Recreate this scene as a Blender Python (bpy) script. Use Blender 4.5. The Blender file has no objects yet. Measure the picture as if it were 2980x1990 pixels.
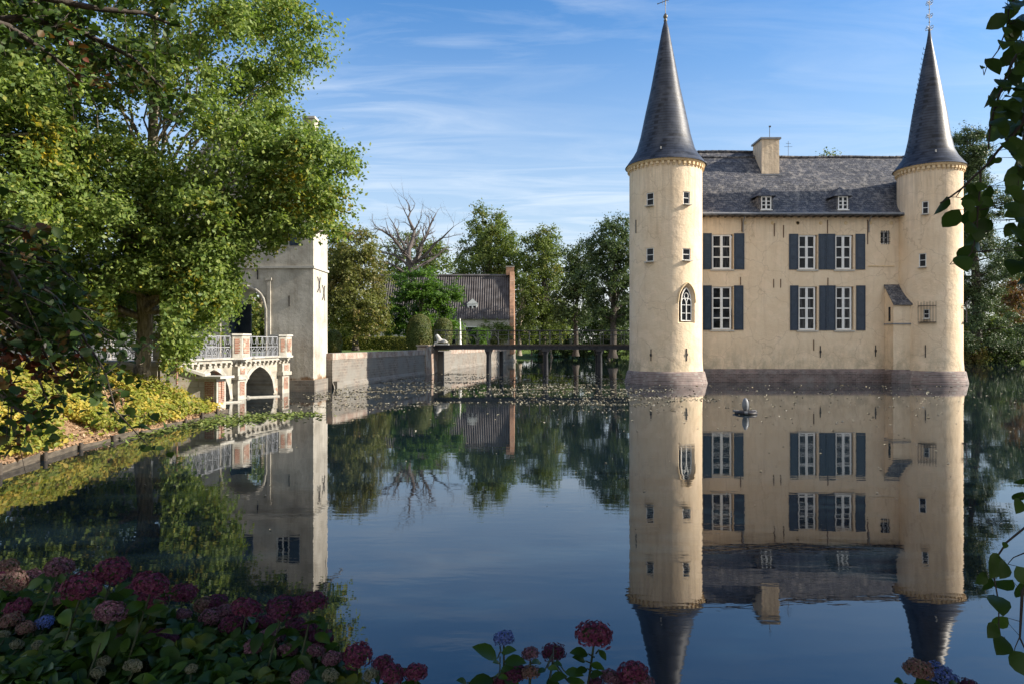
import bpy, bmesh, math, random
import numpy as np
from mathutils import Vector, Matrix

# ------------------------------------------------------------------ camera, sky, sun, exposure
SC = bpy.context.scene
COL = SC.collection
PI = math.pi
CAMH = 2.27
FOC = 1987.0
cam_d = bpy.data.cameras.new("camera")
cam_d.lens = 24.0; cam_d.sensor_width = 36.0
cam_d.clip_start = 0.05; cam_d.clip_end = 3000
cam = bpy.data.objects.new("camera", cam_d); COL.objects.link(cam)
cam.location = (0, 0, CAMH); cam.rotation_euler = (PI/2, 0, 0)
SC.camera = cam

SUN_AZ = math.radians(-3.5)      # measured from +X towards +Y
SUN_EL = math.radians(27)
sd = Vector((math.cos(SUN_EL)*math.cos(SUN_AZ), math.cos(SUN_EL)*math.sin(SUN_AZ), math.sin(SUN_EL)))
sun_d = bpy.data.lights.new("sun", 'SUN')
sun_d.energy = 4.8; sun_d.angle = math.radians(0.5); sun_d.color = (1.0, 0.90, 0.76)
sun = bpy.data.objects.new("sun", sun_d); COL.objects.link(sun)
sun.location = (60, -4, 40)
sun.rotation_euler = sd.to_track_quat('Z', 'Y').to_euler()

W = bpy.data.worlds.new("World"); SC.world = W; W.use_nodes = True
def build_world():
    nt = W.node_tree; nt.nodes.clear()
    N = nt.nodes.new; L = nt.links.new
    out = N('ShaderNodeOutputWorld'); bg = N('ShaderNodeBackground')
    sky = N('ShaderNodeTexSky'); sky.sky_type = 'NISHITA'; sky.sun_disc = False
    sky.sun_elevation = SUN_EL; sky.sun_rotation = math.radians(90) - SUN_AZ
    sky.altitude = 0; sky.air_density = 1.15; sky.dust_density = 0.6; sky.ozone_density = 3.0
    tc = N('ShaderNodeTexCoord'); sep = N('ShaderNodeSeparateXYZ'); L(tc.outputs['Generated'], sep.inputs[0])
    # project the view direction on a flat cloud layer
    mz = N('ShaderNodeMath'); mz.operation = 'MAXIMUM'; L(sep.outputs['Z'], mz.inputs[0]); mz.inputs[1].default_value = 0.0
    az = N('ShaderNodeMath'); az.operation = 'ADD'; L(mz.outputs[0], az.inputs[0]); az.inputs[1].default_value = 0.10
    dx = N('ShaderNodeMath'); dx.operation = 'DIVIDE'; L(sep.outputs['X'], dx.inputs[0]); L(az.outputs[0], dx.inputs[1])
    dy = N('ShaderNodeMath'); dy.operation = 'DIVIDE'; L(sep.outputs['Y'], dy.inputs[0]); L(az.outputs[0], dy.inputs[1])
    cb = N('ShaderNodeCombineXYZ'); L(dx.outputs[0], cb.inputs[0]); L(dy.outputs[0], cb.inputs[1])
    mp = N('ShaderNodeMapping'); L(cb.outputs[0], mp.inputs[0])
    mp.inputs['Rotation'].default_value = (0, 0, math.radians(7)); mp.inputs['Scale'].default_value = (0.80, 2.6, 1)
    n1 = N('ShaderNodeTexNoise'); L(mp.outputs[0], n1.inputs['Vector']); n1.inputs['Scale'].default_value = 1.6
    n1.inputs['Detail'].default_value = 9; n1.inputs['Roughness'].default_value = 0.62; n1.inputs['Distortion'].default_value = 0.9
    r1 = N('ShaderNodeValToRGB'); L(n1.outputs[0], r1.inputs[0])
    r1.color_ramp.elements[0].position = 0.44; r1.color_ramp.elements[1].position = 0.72
    mp2 = N('ShaderNodeMapping'); L(cb.outputs[0], mp2.inputs[0]); mp2.inputs['Scale'].default_value = (0.35, 0.5, 1)
    mp2.inputs['Location'].default_value = (3.3, 1.2, 0)
    n2 = N('ShaderNodeTexNoise'); L(mp2.outputs[0], n2.inputs['Vector']); n2.inputs['Scale'].default_value = 1.1; n2.inputs['Detail'].default_value = 4
    r2 = N('ShaderNodeValToRGB'); L(n2.outputs[0], r2.inputs[0])
    r2.color_ramp.elements[0].position = 0.30; r2.color_ramp.elements[1].position = 0.56
    mm = N('ShaderNodeMath'); mm.operation = 'MULTIPLY'; L(r1.outputs[0], mm.inputs[0]); L(r2.outputs[0], mm.inputs[1])
    # clouds thicker low down, thin at the zenith
    el = N('ShaderNodeMapRange'); L(sep.outputs['Z'], el.inputs['Value'])
    el.inputs['From Min'].default_value = 0.0; el.inputs['From Max'].default_value = 0.55
    el.inputs['To Min'].default_value = 0.72; el.inputs['To Max'].default_value = 0.22
    m3 = N('ShaderNodeMath'); m3.operation = 'MULTIPLY'; L(mm.outputs[0], m3.inputs[0]); L(el.outputs[0], m3.inputs[1])
    hs = N('ShaderNodeHueSaturation'); L(sky.outputs[0], hs.inputs['Color']); hs.inputs['Saturation'].default_value = 1.12
    tint = N('ShaderNodeMix'); tint.data_type = 'RGBA'; tint.blend_type = 'MULTIPLY'
    tint.inputs[0].default_value = 1.0; L(hs.outputs[0], tint.inputs[6]); tint.inputs[7].default_value = (0.38, 0.66, 0.85, 1)
    hz = N('ShaderNodeMapRange'); hz.interpolation_type = 'SMOOTHSTEP'; L(sep.outputs['Z'], hz.inputs['Value'])
    hz.inputs['From Min'].default_value = -0.02; hz.inputs['From Max'].default_value = 0.50
    hz.inputs['To Min'].default_value = 0.90; hz.inputs['To Max'].default_value = 0.02
    hm = N('ShaderNodeMix'); hm.data_type = 'RGBA'; L(hz.outputs[0], hm.inputs[0]); L(tint.outputs[2], hm.inputs[6])
    hc = N('ShaderNodeMapRange'); L(sep.outputs['Z'], hc.inputs['Value']); hc.inputs['From Min'].default_value = 0.0; hc.inputs['From Max'].default_value = 0.17
    hcm = N('ShaderNodeMix'); hcm.data_type = 'RGBA'; L(hc.outputs[0], hcm.inputs[0]); hcm.inputs[6].default_value = (4.6, 4.3, 3.9, 1); hcm.inputs[7].default_value = (2.95, 3.35, 3.75, 1)
    L(hcm.outputs[2], hm.inputs[7])
    # added bright overcast, unseen behind the camera, to lift fill on the facade
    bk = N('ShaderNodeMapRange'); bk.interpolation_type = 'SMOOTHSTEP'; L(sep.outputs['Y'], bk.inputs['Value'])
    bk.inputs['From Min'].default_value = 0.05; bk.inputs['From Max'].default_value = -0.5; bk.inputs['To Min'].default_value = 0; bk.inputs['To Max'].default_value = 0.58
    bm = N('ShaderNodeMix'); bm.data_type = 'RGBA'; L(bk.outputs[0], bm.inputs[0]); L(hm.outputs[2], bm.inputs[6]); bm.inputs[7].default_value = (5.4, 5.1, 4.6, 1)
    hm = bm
    mx = N('ShaderNodeMix'); mx.data_type = 'RGBA'
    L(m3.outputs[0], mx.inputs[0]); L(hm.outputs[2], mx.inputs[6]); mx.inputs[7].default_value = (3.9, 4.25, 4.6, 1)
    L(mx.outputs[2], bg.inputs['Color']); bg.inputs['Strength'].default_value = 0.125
    L(bg.outputs[0], out.inputs[0])
build_world()
SC.view_settings.view_transform = 'Standard'; SC.view_settings.look = 'None'
SC.view_settings.exposure = 1.0; SC.view_settings.gamma = 1.0; SC.view_settings.use_curve_mapping = False

# ------------------------------------------------------------------ helpers
def at(px, py, d):
    """point of the place seen at photo pixel (px, py) at depth d"""
    return Vector(((px-1490)/FOC*d, d, CAMH-(py-994.5)/FOC*d))
def atX(px, d): return (px-1490)/FOC*d
def atZ(py, d): return CAMH-(py-994.5)/FOC*d

def tag(o, label=None, cat=None, group=None, kind=None):
    if label: o['label'] = label
    if cat: o['category'] = cat
    if group: o['group'] = group
    if kind: o['kind'] = kind
    return o
FR = {}
def thing(name, label, cat, loc=(0, 0, 0), rz=0.0, group=None):
    o = bpy.data.objects.new(name, None); COL.objects.link(o)
    o.location = loc; o.rotation_euler = (0, 0, rz); o.empty_display_size = 0.3
    FR[o.name] = (Matrix.Translation(Vector(loc)) @ Matrix.Rotation(rz, 4, 'Z'))
    return tag(o, label, cat, group)
def copy_tree(o, parent=None):
    c = o.copy(); COL.objects.link(c)
    if parent: c.parent = parent
    for ch in list(o.children): copy_tree(ch, c)
    return c

class MB:
    def __init__(s): s.v = []; s.f = []; s.s = []
    def add(s, vs, fs, smooth=False):
        b = len(s.v); s.v += [tuple(p) for p in vs]
        s.f += [tuple(i+b for i in f) for f in fs]; s.s += [smooth]*len(fs)
        return s
    def quad(s, a, b, c, d, smooth=False): return s.add([a, b, c, d], [(0, 1, 2, 3)], smooth)
    def box(s, x0, x1, y0, y1, z0, z1, m=None):
        vs = [(x, y, z) for z in (z0, z1) for y in (y0, y1) for x in (x0, x1)]
        if m is not None: vs = [m @ Vector(p) for p in vs]
        return s.add(vs, [(0, 2, 3, 1), (4, 5, 7, 6), (0, 1, 5, 4), (1, 3, 7, 5), (3, 2, 6, 7), (2, 0, 4, 6)])
    def tube(s, pts, rs, n=8, caps=True, smooth=True):
        pts = [Vector(p) for p in pts]
        if not hasattr(rs, '__len__'): rs = [rs]*len(pts)
        vs = []; fs = []; pn = None
        for i, p in enumerate(pts):
            t = (pts[min(i+1, len(pts)-1)]-pts[max(i-1, 0)])
            if t.length < 1e-9: t = Vector((0, 0, 1))
            t.normalize()
            if pn is None:
                a = Vector((0, 0, 1)) if abs(t.z) < .9 else Vector((1, 0, 0))
                pn = t.cross(a).normalized()
            else:
                pn = (pn-t*pn.dot(t))
                if pn.length < 1e-6: pn = t.orthogonal()
                pn.normalize()
            b = t.cross(pn)
            for k in range(n):
                a = 2*PI*k/n
                vs.append(p+(pn*math.cos(a)+b*math.sin(a))*rs[i])
        for i in range(len(pts)-1):
            for k in range(n):
                fs.append((i*n+k, i*n+(k+1) % n, (i+1)*n+(k+1) % n, (i+1)*n+k))
        s.add(vs, fs, smooth)
        if caps:
            s.add(vs[:n], [tuple(range(n))[::-1]]); s.add(vs[-n:], [tuple(range(n))])
        return s
    def lathe(s, prof, n=32, cx=0, cy=0, smooth=True, a0=0.0, a1=2*PI, seg=False):
        full = abs(a1-a0-2*PI) < 1e-6
        m = n if full else n+1
        vs = []; fs = []
        for r, z in prof:
            for k in range(m):
                a = a0+(a1-a0)*k/n
                vs.append((cx+r*math.cos(a), cy+r*math.sin(a), z))
        for i in range(len(prof)-1):
            for k in range(n):
                k2 = (k+1) % m if full else k+1
                fs.append((i*m+k, i*m+k2, (i+1)*m+k2, (i+1)*m+k))
        return s.add(vs, fs, smooth)
    def prism(s, poly, z0, z1, m=None):
        n = len(poly)
        vs = [(x, y, z0) for x, y in poly]+[(x, y, z1) for x, y in poly]
        if m is not None: vs = [m @ Vector(p) for p in vs]
        fs = [tuple(range(n))[::-1], tuple(range(n, 2*n))]+[(i, (i+1) % n, (i+1) % n+n, i+n) for i in range(n)]
        return s.add(vs, fs)
    def build(s, name, mat, parent=None, origin=None, local=False, sharp=False):
        me = bpy.data.meshes.new(name)
        vs = s.v
        fr = None
        if parent is not None: fr = FR.get(parent.name)
        elif origin is not None: fr = Matrix.Translation(Vector(origin))
        if fr is not None and not local:
            inv = fr.inverted(); vs = [inv @ Vector(p) for p in vs]
        me.from_pydata(vs, [], s.f); me.update()
        me.polygons.foreach_set('use_smooth', s.s)
        me.materials.append(mat)
        o = bpy.data.objects.new(name, me); COL.objects.link(o)
        if parent is not None:
            o.parent = parent; FR[o.name] = fr
        elif origin is not None: o.location = origin
        return o

def fast_mesh(name, V, F, mat, parent=None, origin=None):
    """V (n,3) float, F (m,4) int"""
    me = bpy.data.meshes.new(name)
    V = np.asarray(V, dtype=np.float64)
    fr = FR.get(parent.name) if parent is not None else (Matrix.Translation(Vector(origin)) if origin is not None else None)
    if fr is not None:
        inv = np.array(fr.inverted()); V = V@inv[:3, :3].T+inv[:3, 3]
    F = np.asarray(F, dtype=np.int32); k = F.shape[1]
    me.vertices.add(len(V)); me.vertices.foreach_set('co', V.astype(np.float32).ravel())
    me.loops.add(F.size); me.loops.foreach_set('vertex_index', F.ravel())
    me.polygons.add(len(F))
    me.polygons.foreach_set('loop_start', np.arange(0, F.size, k, dtype=np.int32))
    me.polygons.foreach_set('loop_total', np.full(len(F), k, dtype=np.int32))
    me.update(calc_edges=True); me.validate()
    me.materials.append(mat)
    o = bpy.data.objects.new(name, me); COL.objects.link(o)
    if parent is not None: o.parent = parent; FR[o.name] = fr
    elif origin is not None: o.location = origin
    return o

# ------------------------------------------------------------------ materials
def ramp(nt, fac, stops):
    r = nt.nodes.new('ShaderNodeValToRGB'); cr = r.color_ramp
    while len(cr.elements) < len(stops): cr.elements.new(0.5)
    for e, (p, c) in zip(cr.elements, stops):
        e.position = p; e.color = (c[0], c[1], c[2], 1)
    nt.links.new(fac, r.inputs[0]); return r.outputs[0]
def coords(nt, mode='obj', R=2.0, scale=(1, 1, 1)):
    N = nt.nodes.new; L = nt.links.new
    tc = N('ShaderNodeTexCoord'); o = tc.outputs['Object']
    if mode != 'obj':
        s = N('ShaderNodeSeparateXYZ'); L(o, s.inputs[0]); c = N('ShaderNodeCombineXYZ')
        if mode == 'xz': L(s.outputs[0], c.inputs[0]); L(s.outputs[2], c.inputs[1])
        if mode == 'yz': L(s.outputs[1], c.inputs[0]); L(s.outputs[2], c.inputs[1])
        if mode == 'sum':
            a = N('ShaderNodeMath'); L(s.outputs[0], a.inputs[0]); L(s.outputs[1], a.inputs[1]); a.operation = 'ADD'
            L(a.outputs[0], c.inputs[0]); L(s.outputs[2], c.inputs[1])
        if mode == 'cyl':
            a = N('ShaderNodeMath'); a.operation = 'ARCTAN2'; L(s.outputs[1], a.inputs[0]); L(s.outputs[0], a.inputs[1])
            b = N('ShaderNodeMath'); b.operation = 'MULTIPLY'; L(a.outputs[0], b.inputs[0]); b.inputs[1].default_value = R
            L(b.outputs[0], c.inputs[0]); L(s.outputs[2], c.inputs[1])
        o = c.outputs[0]
    if scale != (1, 1, 1):
        m = N('ShaderNodeMapping'); L(o, m.inputs[0]); m.inputs['Scale'].default_value = scale; o = m.outputs[0]
    return o
def noise(nt, vec, scale, detail=5, rough=0.6, dist=0):
    n = nt.nodes.new('ShaderNodeTexNoise'); nt.links.new(vec, n.inputs['Vector'])
    n.inputs['Scale'].default_value = scale; n.inputs['Detail'].default_value = detail
    n.inputs['Roughness'].default_value = rough; n.inputs['Distortion'].default_value = dist
    return n.outputs[0]
def mixc(nt, fac, a, b, mode='MIX'):
    m = nt.nodes.new('ShaderNodeMix'); m.data_type = 'RGBA'; m.blend_type = mode
    for sock, v in ((m.inputs[0], fac), (m.inputs[6], a), (m.inputs[7], b)):
        if isinstance(v, (int, float)): sock.default_value = v
        elif isinstance(v, tuple): sock.default_value = (v[0], v[1], v[2], 1)
        else: nt.links.new(v, sock)
    return m.outputs[2]
def bumpn(nt, h, strength, dist=0.02, prev=None):
    b = nt.nodes.new('ShaderNodeBump'); nt.links.new(h, b.inputs['Height'])
    b.inputs['Strength'].default_value = strength; b.inputs['Distance'].default_value = dist
    if prev is not None: nt.links.new(prev, b.inputs['Normal'])
    return b.outputs[0]
def newmat(name):
    m = bpy.data.materials.new(name); m.use_nodes = True; nt = m.node_tree
    return m, nt, nt.nodes['Principled BSDF']
def noisy(name, c1, c2, scale=3, rough=0.8, bump=0.3, bscale=25, bdist=0.02, sc=(1, 1, 1), c3=None, s3=0.8, metallic=0, spec=0.4, lo=0.35, hi=0.65):
    m, nt, p = newmat(name)
    v = coords(nt, scale=sc)
    c = ramp(nt, noise(nt, v, scale), [(lo, c1), (hi, c2)])
    if c3: c = mixc(nt, ramp(nt, noise(nt, v, s3, 6, 0.65), [(0.52, (0, 0, 0)), (0.72, (1, 1, 1))]), c, c3)
    nt.links.new(c, p.inputs['Base Color'])
    p.inputs['Roughness'].default_value = rough; p.inputs['Metallic'].default_value = metallic
    p.inputs['Specular IOR Level'].default_value = spec
    if bump: nt.links.new(bumpn(nt, noise(nt, coords(nt), bscale, 5), bump, bdist), p.inputs['Normal'])
    return m
def bricky(name, c1, c2, mortar, bw=0.22, bh=0.065, ms=0.008, mode='xz', R=2.0, patch=None, pscale=0.5, plo=0.45, phi=0.6, rough=0.85, bump=0.6, bd=0.015, off=0.5, var=None, spec=0.4, rvar=None):
    m, nt, p = newmat(name)
    v = coords(nt, mode, R)
    wob = nt.nodes.new('ShaderNodeVectorMath'); wob.operation = 'ADD'
    nn = nt.nodes.new('ShaderNodeTexNoise'); nt.links.new(v, nn.inputs['Vector']); nn.inputs['Scale'].default_value = 1.2
    sc = nt.nodes.new('ShaderNodeVectorMath'); sc.operation = 'SCALE'; nt.links.new(nn.outputs['Color'], sc.inputs[0]); sc.inputs['Scale'].default_value = 0.06
    nt.links.new(v, wob.inputs[0]); nt.links.new(sc.outputs[0], wob.inputs[1])
    b = nt.nodes.new('ShaderNodeTexBrick'); nt.links.new(wob.outputs[0], b.inputs['Vector'])
    b.inputs['Scale'].default_value = 1; b.inputs['Brick Width'].default_value = bw; b.inputs['Row Height'].default_value = bh
    b.inputs['Mortar Size'].default_value = ms; b.inputs['Mortar Smooth'].default_value = 0.3; b.offset = off
    b.inputs['Color1'].default_value = (*c1, 1); b.inputs['Color2'].default_value = (*c2, 1); b.inputs['Mortar'].default_value = (*mortar, 1)
    c = b.outputs[0]
    vo = coords(nt)
    c = mixc(nt, 0.8, c, ramp(nt, noise(nt, vo, 2.3, 6), [(0.3, (0.55, 0.55, 0.55)), (0.7, (1.35, 1.3, 1.25))]), 'MULTIPLY')
    if var: c = mixc(nt, ramp(nt, noise(nt, vo, 14, 4), [(0.55, (0, 0, 0)), (0.66, (1, 1, 1))]), c, var)
    if patch: c = mixc(nt, ramp(nt, noise(nt, vo, pscale, 7, 0.65), [(plo, (0, 0, 0)), (phi, (1, 1, 1))]), c, patch)
    nt.links.new(c, p.inputs['Base Color'])
    p.inputs['Specular IOR Level'].default_value = spec
    if rvar:
        rr = nt.nodes.new('ShaderNodeMapRange'); nt.links.new(noise(nt, vo, 5), rr.inputs['Value'])
        rr.inputs['To Min'].default_value = rvar[0]; rr.inputs['To Max'].default_value = rvar[1]
        nt.links.new(rr.outputs[0], p.inputs['Roughness'])
    else: p.inputs['Roughness'].default_value = rough
    n1 = bumpn(nt, b.outputs['Fac'], -bump, bd)
    nt.links.new(bumpn(nt, noise(nt, vo, 20, 5), 0.3, 0.02, n1), p.inputs['Normal'])
    return m
def leafy(name, cols, yellow=None, yscale=0.35, ylo=0.55, yhi=0.75, trans=0.35, rough=0.5, spec=0.25, big=None, bigscale=0.3):
    m, nt, p = newmat(name)
    N = nt.nodes.new; L = nt.links.new
    g = N('ShaderNodeNewGeometry')
    st = [(i/(max(1, len(cols)-1)), c) for i, c in enumerate(cols)]
    c = ramp(nt, g.outputs['Random Per Island'], st)
    if big: c = mixc(nt, ramp(nt, noise(nt, coords(nt), bigscale, 3), [(0.45, (0, 0, 0)), (0.6, (0.75, 0.75, 0.75))]), c, big)
    if yellow:
        nz = noise(nt, coords(nt), yscale, 4)
        add = N('ShaderNodeMath'); add.operation = 'MULTIPLY_ADD'; L(g.outputs['Random Per Island'], add.inputs[0]); add.inputs[1].default_value = 0.18; L(nz, add.inputs[2])
        c = mixc(nt, ramp(nt, add.outputs[0], [(ylo, (0, 0, 0)), (yhi, (1, 1, 1))]), c, yellow)
    L(c, p.inputs['Base Color']); p.inputs['Roughness'].default_value = rough; p.inputs['Specular IOR Level'].default_value = spec
    if trans > 0:
        t = N('ShaderNodeBsdfTranslucent'); mx = N('ShaderNodeMixShader')
        cc = mixc(nt, 1.0, c, (1.25, 1.35, 0.6), 'MULTIPLY'); L(cc, t.inputs['Color'])
        mx.inputs[0].default_value = trans; L(p.outputs[0], mx.inputs[1]); L(t.outputs[0], mx.inputs[2])
        L(mx.outputs[0], nt.nodes['Material Output'].inputs['Surface'])
    return m

MT = {}
def mk_materials():
    # cream lime-washed plaster, rough and hand-trowelled
    m, nt, p = newmat('cream_plaster'); v = coords(nt)
    c = ramp(nt, noise(nt, v, 0.9, 7, 0.6), [(0.3, (0.71, 0.555, 0.38)), (0.55, (0.755, 0.61, 0.435)), (0.75, (0.785, 0.655, 0.49))])
    vs = coords(nt, scale=(3.5, 3.5, 0.35))
    c = mixc(nt, ramp(nt, noise(nt, vs, 1.0, 7, 0.7), [(0.52, (0, 0, 0)), (0.80, (0.6, 0.6, 0.6))]), c, (0.50, 0.37, 0.25))
    c = mixc(nt, ramp(nt, noise(nt, v, 1.7, 3, 0.5, 0.6), [(0.56, (0, 0, 0)), (0.60, (0.35, 0.35, 0.35))]), c, (0.86, 0.68, 0.50))
    spz = nt.nodes.new('ShaderNodeSeparateXYZ'); nt.links.new(v, spz.inputs[0])
    def band(z0, z1, col, amt, sc):
        nonlocal c
        mr = nt.nodes.new('ShaderNodeMapRange'); mr.clamp = True; nt.links.new(spz.outputs[2], mr.inputs['Value']); mr.inputs['From Min'].default_value = z0; mr.inputs['From Max'].default_value = z1
        mm = nt.nodes.new('ShaderNodeMath'); mm.operation = 'MULTIPLY'; nt.links.new(mr.outputs[0], mm.inputs[0]); nt.links.new(ramp(nt, noise(nt, coords(nt, scale=sc), 1.4, 7, 0.7), [(0.42, (0, 0, 0)), (0.62, (amt, amt, amt))]), mm.inputs[1])
        c = mixc(nt, mm.outputs[0], c, col)
    band(2.4, .8, (0.36, 0.31, 0.22), .75, (1.2, 1.2, .8)); band(7.2, 9.6, (0.47, 0.37, 0.27), .5, (4, 4, .25)); band(11.0, 12.1, (0.47, 0.37, 0.27), .35, (4, 4, .25))
    ck = nt.nodes.new('ShaderNodeTexVoronoi'); ck.feature = 'DISTANCE_TO_EDGE'; ck.inputs['Scale'].default_value = 0.55
    wv = nt.nodes.new('ShaderNodeVectorMath'); wv.operation = 'MULTIPLY_ADD'; nv = nt.nodes.new('ShaderNodeTexNoise'); nt.links.new(v, nv.inputs['Vector']); nv.inputs['Scale'].default_value = 2.0; nv.inputs['Detail'].default_value = 6
    nt.links.new(nv.outputs['Color'], wv.inputs[0]); wv.inputs[1].default_value = (.55, .55, .55); nt.links.new(v, wv.inputs[2]); nt.links.new(wv.outputs[0], ck.inputs['Vector'])
    c = mixc(nt, ramp(nt, ck.outputs['Distance'], [(0.0, (0.5, 0.5, 0.5)), (0.012, (0, 0, 0))]), c, (0.42, 0.31, 0.21))
    nt.links.new(c, p.inputs['Base Color']); p.inputs['Roughness'].default_value = 0.9; p.inputs['Specular IOR Level'].default_value = 0.15
    n1 = bumpn(nt, noise(nt, v, 2.2, 5, 0.6), 0.5, 0.09)
    nt.links.new(bumpn(nt, noise(nt, coords(nt, scale=(1, 1, 2.2)), 7, 6, 0.65), 0.45, 0.035, n1), p.inputs['Normal'])
    MT['cream'] = m
    MT['creamtrim'] = noisy('cream_moulding', (0.62, 0.46, 0.26), (0.70, 0.54, 0.34), 3, 0.85, 0.3)
    MT['plinth'] = bricky('dark_engineering_brick', (0.18, 0.13, 0.125), (0.105, 0.08, 0.08), (0.20, 0.18, 0.17), 0.26, 0.09, 0.014, 'sum', patch=(0.24, 0.22, 0.21), pscale=1.5, plo=0.5, phi=0.75)
    MT['plinthc'] = bricky('dark_engineering_brick_round', (0.22, 0.165, 0.155), (0.135, 0.105, 0.10), (0.26, 0.235, 0.22), 0.26, 0.09, 0.014, 'cyl', R=2.3, patch=(0.33, 0.29, 0.27), pscale=1.5, plo=0.5, phi=0.75)
    MT['slate'] = bricky('weathered_slate', (0.085, 0.09, 0.11), (0.032, 0.036, 0.05), (0.018, 0.02, 0.026), 0.26, 0.15, 0.016, 'xz', patch=(0.24, 0.225, 0.21), pscale=3.4, plo=0.50, phi=0.70, rough=0.6, bump=0.9, bd=0.03, var=(0.20, 0.19, 0.185))
    MT['slatec'] = bricky('spire_slate', (0.040, 0.048, 0.070), (0.024, 0.030, 0.046), (0.010, 0.012, 0.018), 0.2, 0.16, 0.016, 'cyl', R=1.3, patch=(0.062, 0.068, 0.085), pscale=1.7, plo=0.5, phi=0.75, bump=0.7, bd=0.012, spec=0.30, rvar=(0.36, 0.56))
    MT['white'] = noisy('white_window_paint', (0.72, 0.72, 0.70), (0.80, 0.80, 0.78), 8, 0.45, 0.1)
    MT['stone'] = noisy('pale_grey_stone', (0.42, 0.40, 0.36), (0.52, 0.50, 0.45), 4, 0.85, 0.3)
    MT['lime'] = noisy('pale_limestone', (0.30, 0.28, 0.24), (0.47, 0.445, 0.39), 3.5, 0.85, 0.6, c3=(0.17, 0.15, 0.12), s3=2.6)
    MT['blue'] = noisy('dark_blue_shutter_paint', (0.020, 0.036, 0.062), (0.028, 0.048, 0.080), 3, 0.42, 0.15, c3=(0.045, 0.065, 0.09), s3=4)
    MT['iron'] = noisy('black_wrought_iron', (0.02, 0.02, 0.022), (0.045, 0.04, 0.04), 12, 0.5, 0.2, metallic=0.4)
    MT['rust'] = noisy('rusty_iron', (0.10, 0.06, 0.04), (0.16, 0.10, 0.06), 12, 0.8, 0.2)
    MT['gilt'] = noisy('aged_iron_finial', (0.10, 0.09, 0.07), (0.16, 0.14, 0.11), 9, 0.45, 0.1, metallic=0.6)
    MT['lead'] = noisy('grey_lead', (0.16, 0.17, 0.185), (0.24, 0.25, 0.27), 6, 0.5, 0.2)
    m, nt, p = newmat('dark_window_glass')
    c = ramp(nt, noise(nt, coords(nt), 1.7, 2), [(0.4, (0.006, 0.007, 0.009)), (0.7, (0.03, 0.035, 0.045))])
    nt.links.new(c, p.inputs['Base Color']); p.inputs['Roughness'].default_value = 0.04; p.inputs['IOR'].default_value = 1.25
    nt.links.new(bumpn(nt, noise(nt, coords(nt), 3.0, 2), 0.12, 0.02), p.inputs['Normal']); MT['glass'] = m
    m, nt, p = newmat('pale_curtain_behind_glass')
    c = ramp(nt, noise(nt, coords(nt, scale=(9, 9, 0.5)), 2.2, 3), [(0.48, (0.008, 0.009, 0.012)), (0.75, (0.13, 0.135, 0.145))])
    nt.links.new(c, p.inputs['Base Color']); p.inputs['Roughness'].default_value = 0.1; p.inputs['IOR'].default_value = 1.25; MT['curtain'] = m
    # grey stained gatehouse plaster
    m, nt, p = newmat('grey_stained_plaster'); v = coords(nt)
    c = ramp(nt, noise(nt, v, 0.8, 8, 0.65), [(0.3, (0.27, 0.245, 0.205)), (0.5, (0.45, 0.42, 0.365)), (0.7, (0.60, 0.565, 0.50))])
    c = mixc(nt, ramp(nt, noise(nt, coords(nt, scale=(3, 3, 0.3)), 1.3, 8, 0.7), [(0.5, (0, 0, 0)), (0.8, (0.85, 0.85, 0.85))]), c, (0.24, 0.21, 0.165))
    sp = nt.nodes.new('ShaderNodeSeparateXYZ'); nt.links.new(v, sp.inputs[0])
    ad = nt.nodes.new('ShaderNodeMath'); ad.operation = 'MULTIPLY_ADD'; nt.links.new(noise(nt, v, 2.0, 5), ad.inputs[0]); ad.inputs[1].default_value = -1.1; nt.links.new(sp.outputs[2], ad.inputs[2])
    c = mixc(nt, ramp(nt, ad.outputs[0], [(0.0, (0.95, 0.95, 0.95)), (0.16, (0, 0, 0))]), c, (0.19, 0.115, 0.065))
    nt.links.new(c, p.inputs['Base Color']); p.inputs['Roughness'].default_value = 0.92; p.inputs['Specular IOR Level'].default_value = 0.15
    nt.links.new(bumpn(nt, noise(nt, v, 6, 7, 0.65), 0.5, 0.05), p.inputs['Normal']); MT['grey'] = m
    MT['redbrick'] = bricky('red_brick_panel', (0.30, 0.125, 0.08), (0.20, 0.085, 0.06), (0.36, 0.31, 0.25), 0.20, 0.062, 0.011, 'sum', patch=(0.46, 0.40, 0.32), pscale=3.5, plo=0.56, phi=0.66)
    MT['bridge'] = bricky('bridge_ashlar', (0.42, 0.395, 0.335), (0.30, 0.28, 0.235), (0.30, 0.26, 0.20), 0.42, 0.2, 0.014, 'xz', patch=(0.34, 0.16, 0.10), pscale=1.5, plo=0.60, phi=0.66, bump=0.6)
    MT['retain'] = bricky('old_brick_and_stone_wall', (0.20, 0.175, 0.15), (0.12, 0.105, 0.09), (0.23, 0.21, 0.18), 0.36, 0.14, 0.022, 'xz', patch=(0.19, 0.18, 0.16), pscale=0.9, plo=0.40, phi=0.60, var=(0.20, 0.13, 0.105), bump=0.9)
    MT['topcourse'] = bricky('red_brick_top_course', (0.28, 0.18, 0.14), (0.20, 0.13, 0.105), (0.32, 0.28, 0.24), 0.22, 0.07, 0.012, 'xz', patch=(0.38, 0.34, 0.29), pscale=1.4)
    MT['cottagebrick'] = bricky('orange_gable_brick', (0.44, 0.22, 0.12), (0.34, 0.17, 0.10), (0.42, 0.33, 0.25), 0.22, 0.07, 0.01, 'yz')
    MT['cottagewall'] = noisy('pale_cottage_wall', (0.44, 0.42, 0.37), (0.54, 0.52, 0.46), 2, 0.9, 0.3)
    MT['wood'] = noisy('weathered_grey_wood', (0.05, 0.04, 0.03), (0.12, 0.10, 0.075), 4, 0.85, 0.5, sc=(1, 1, 5))
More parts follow.
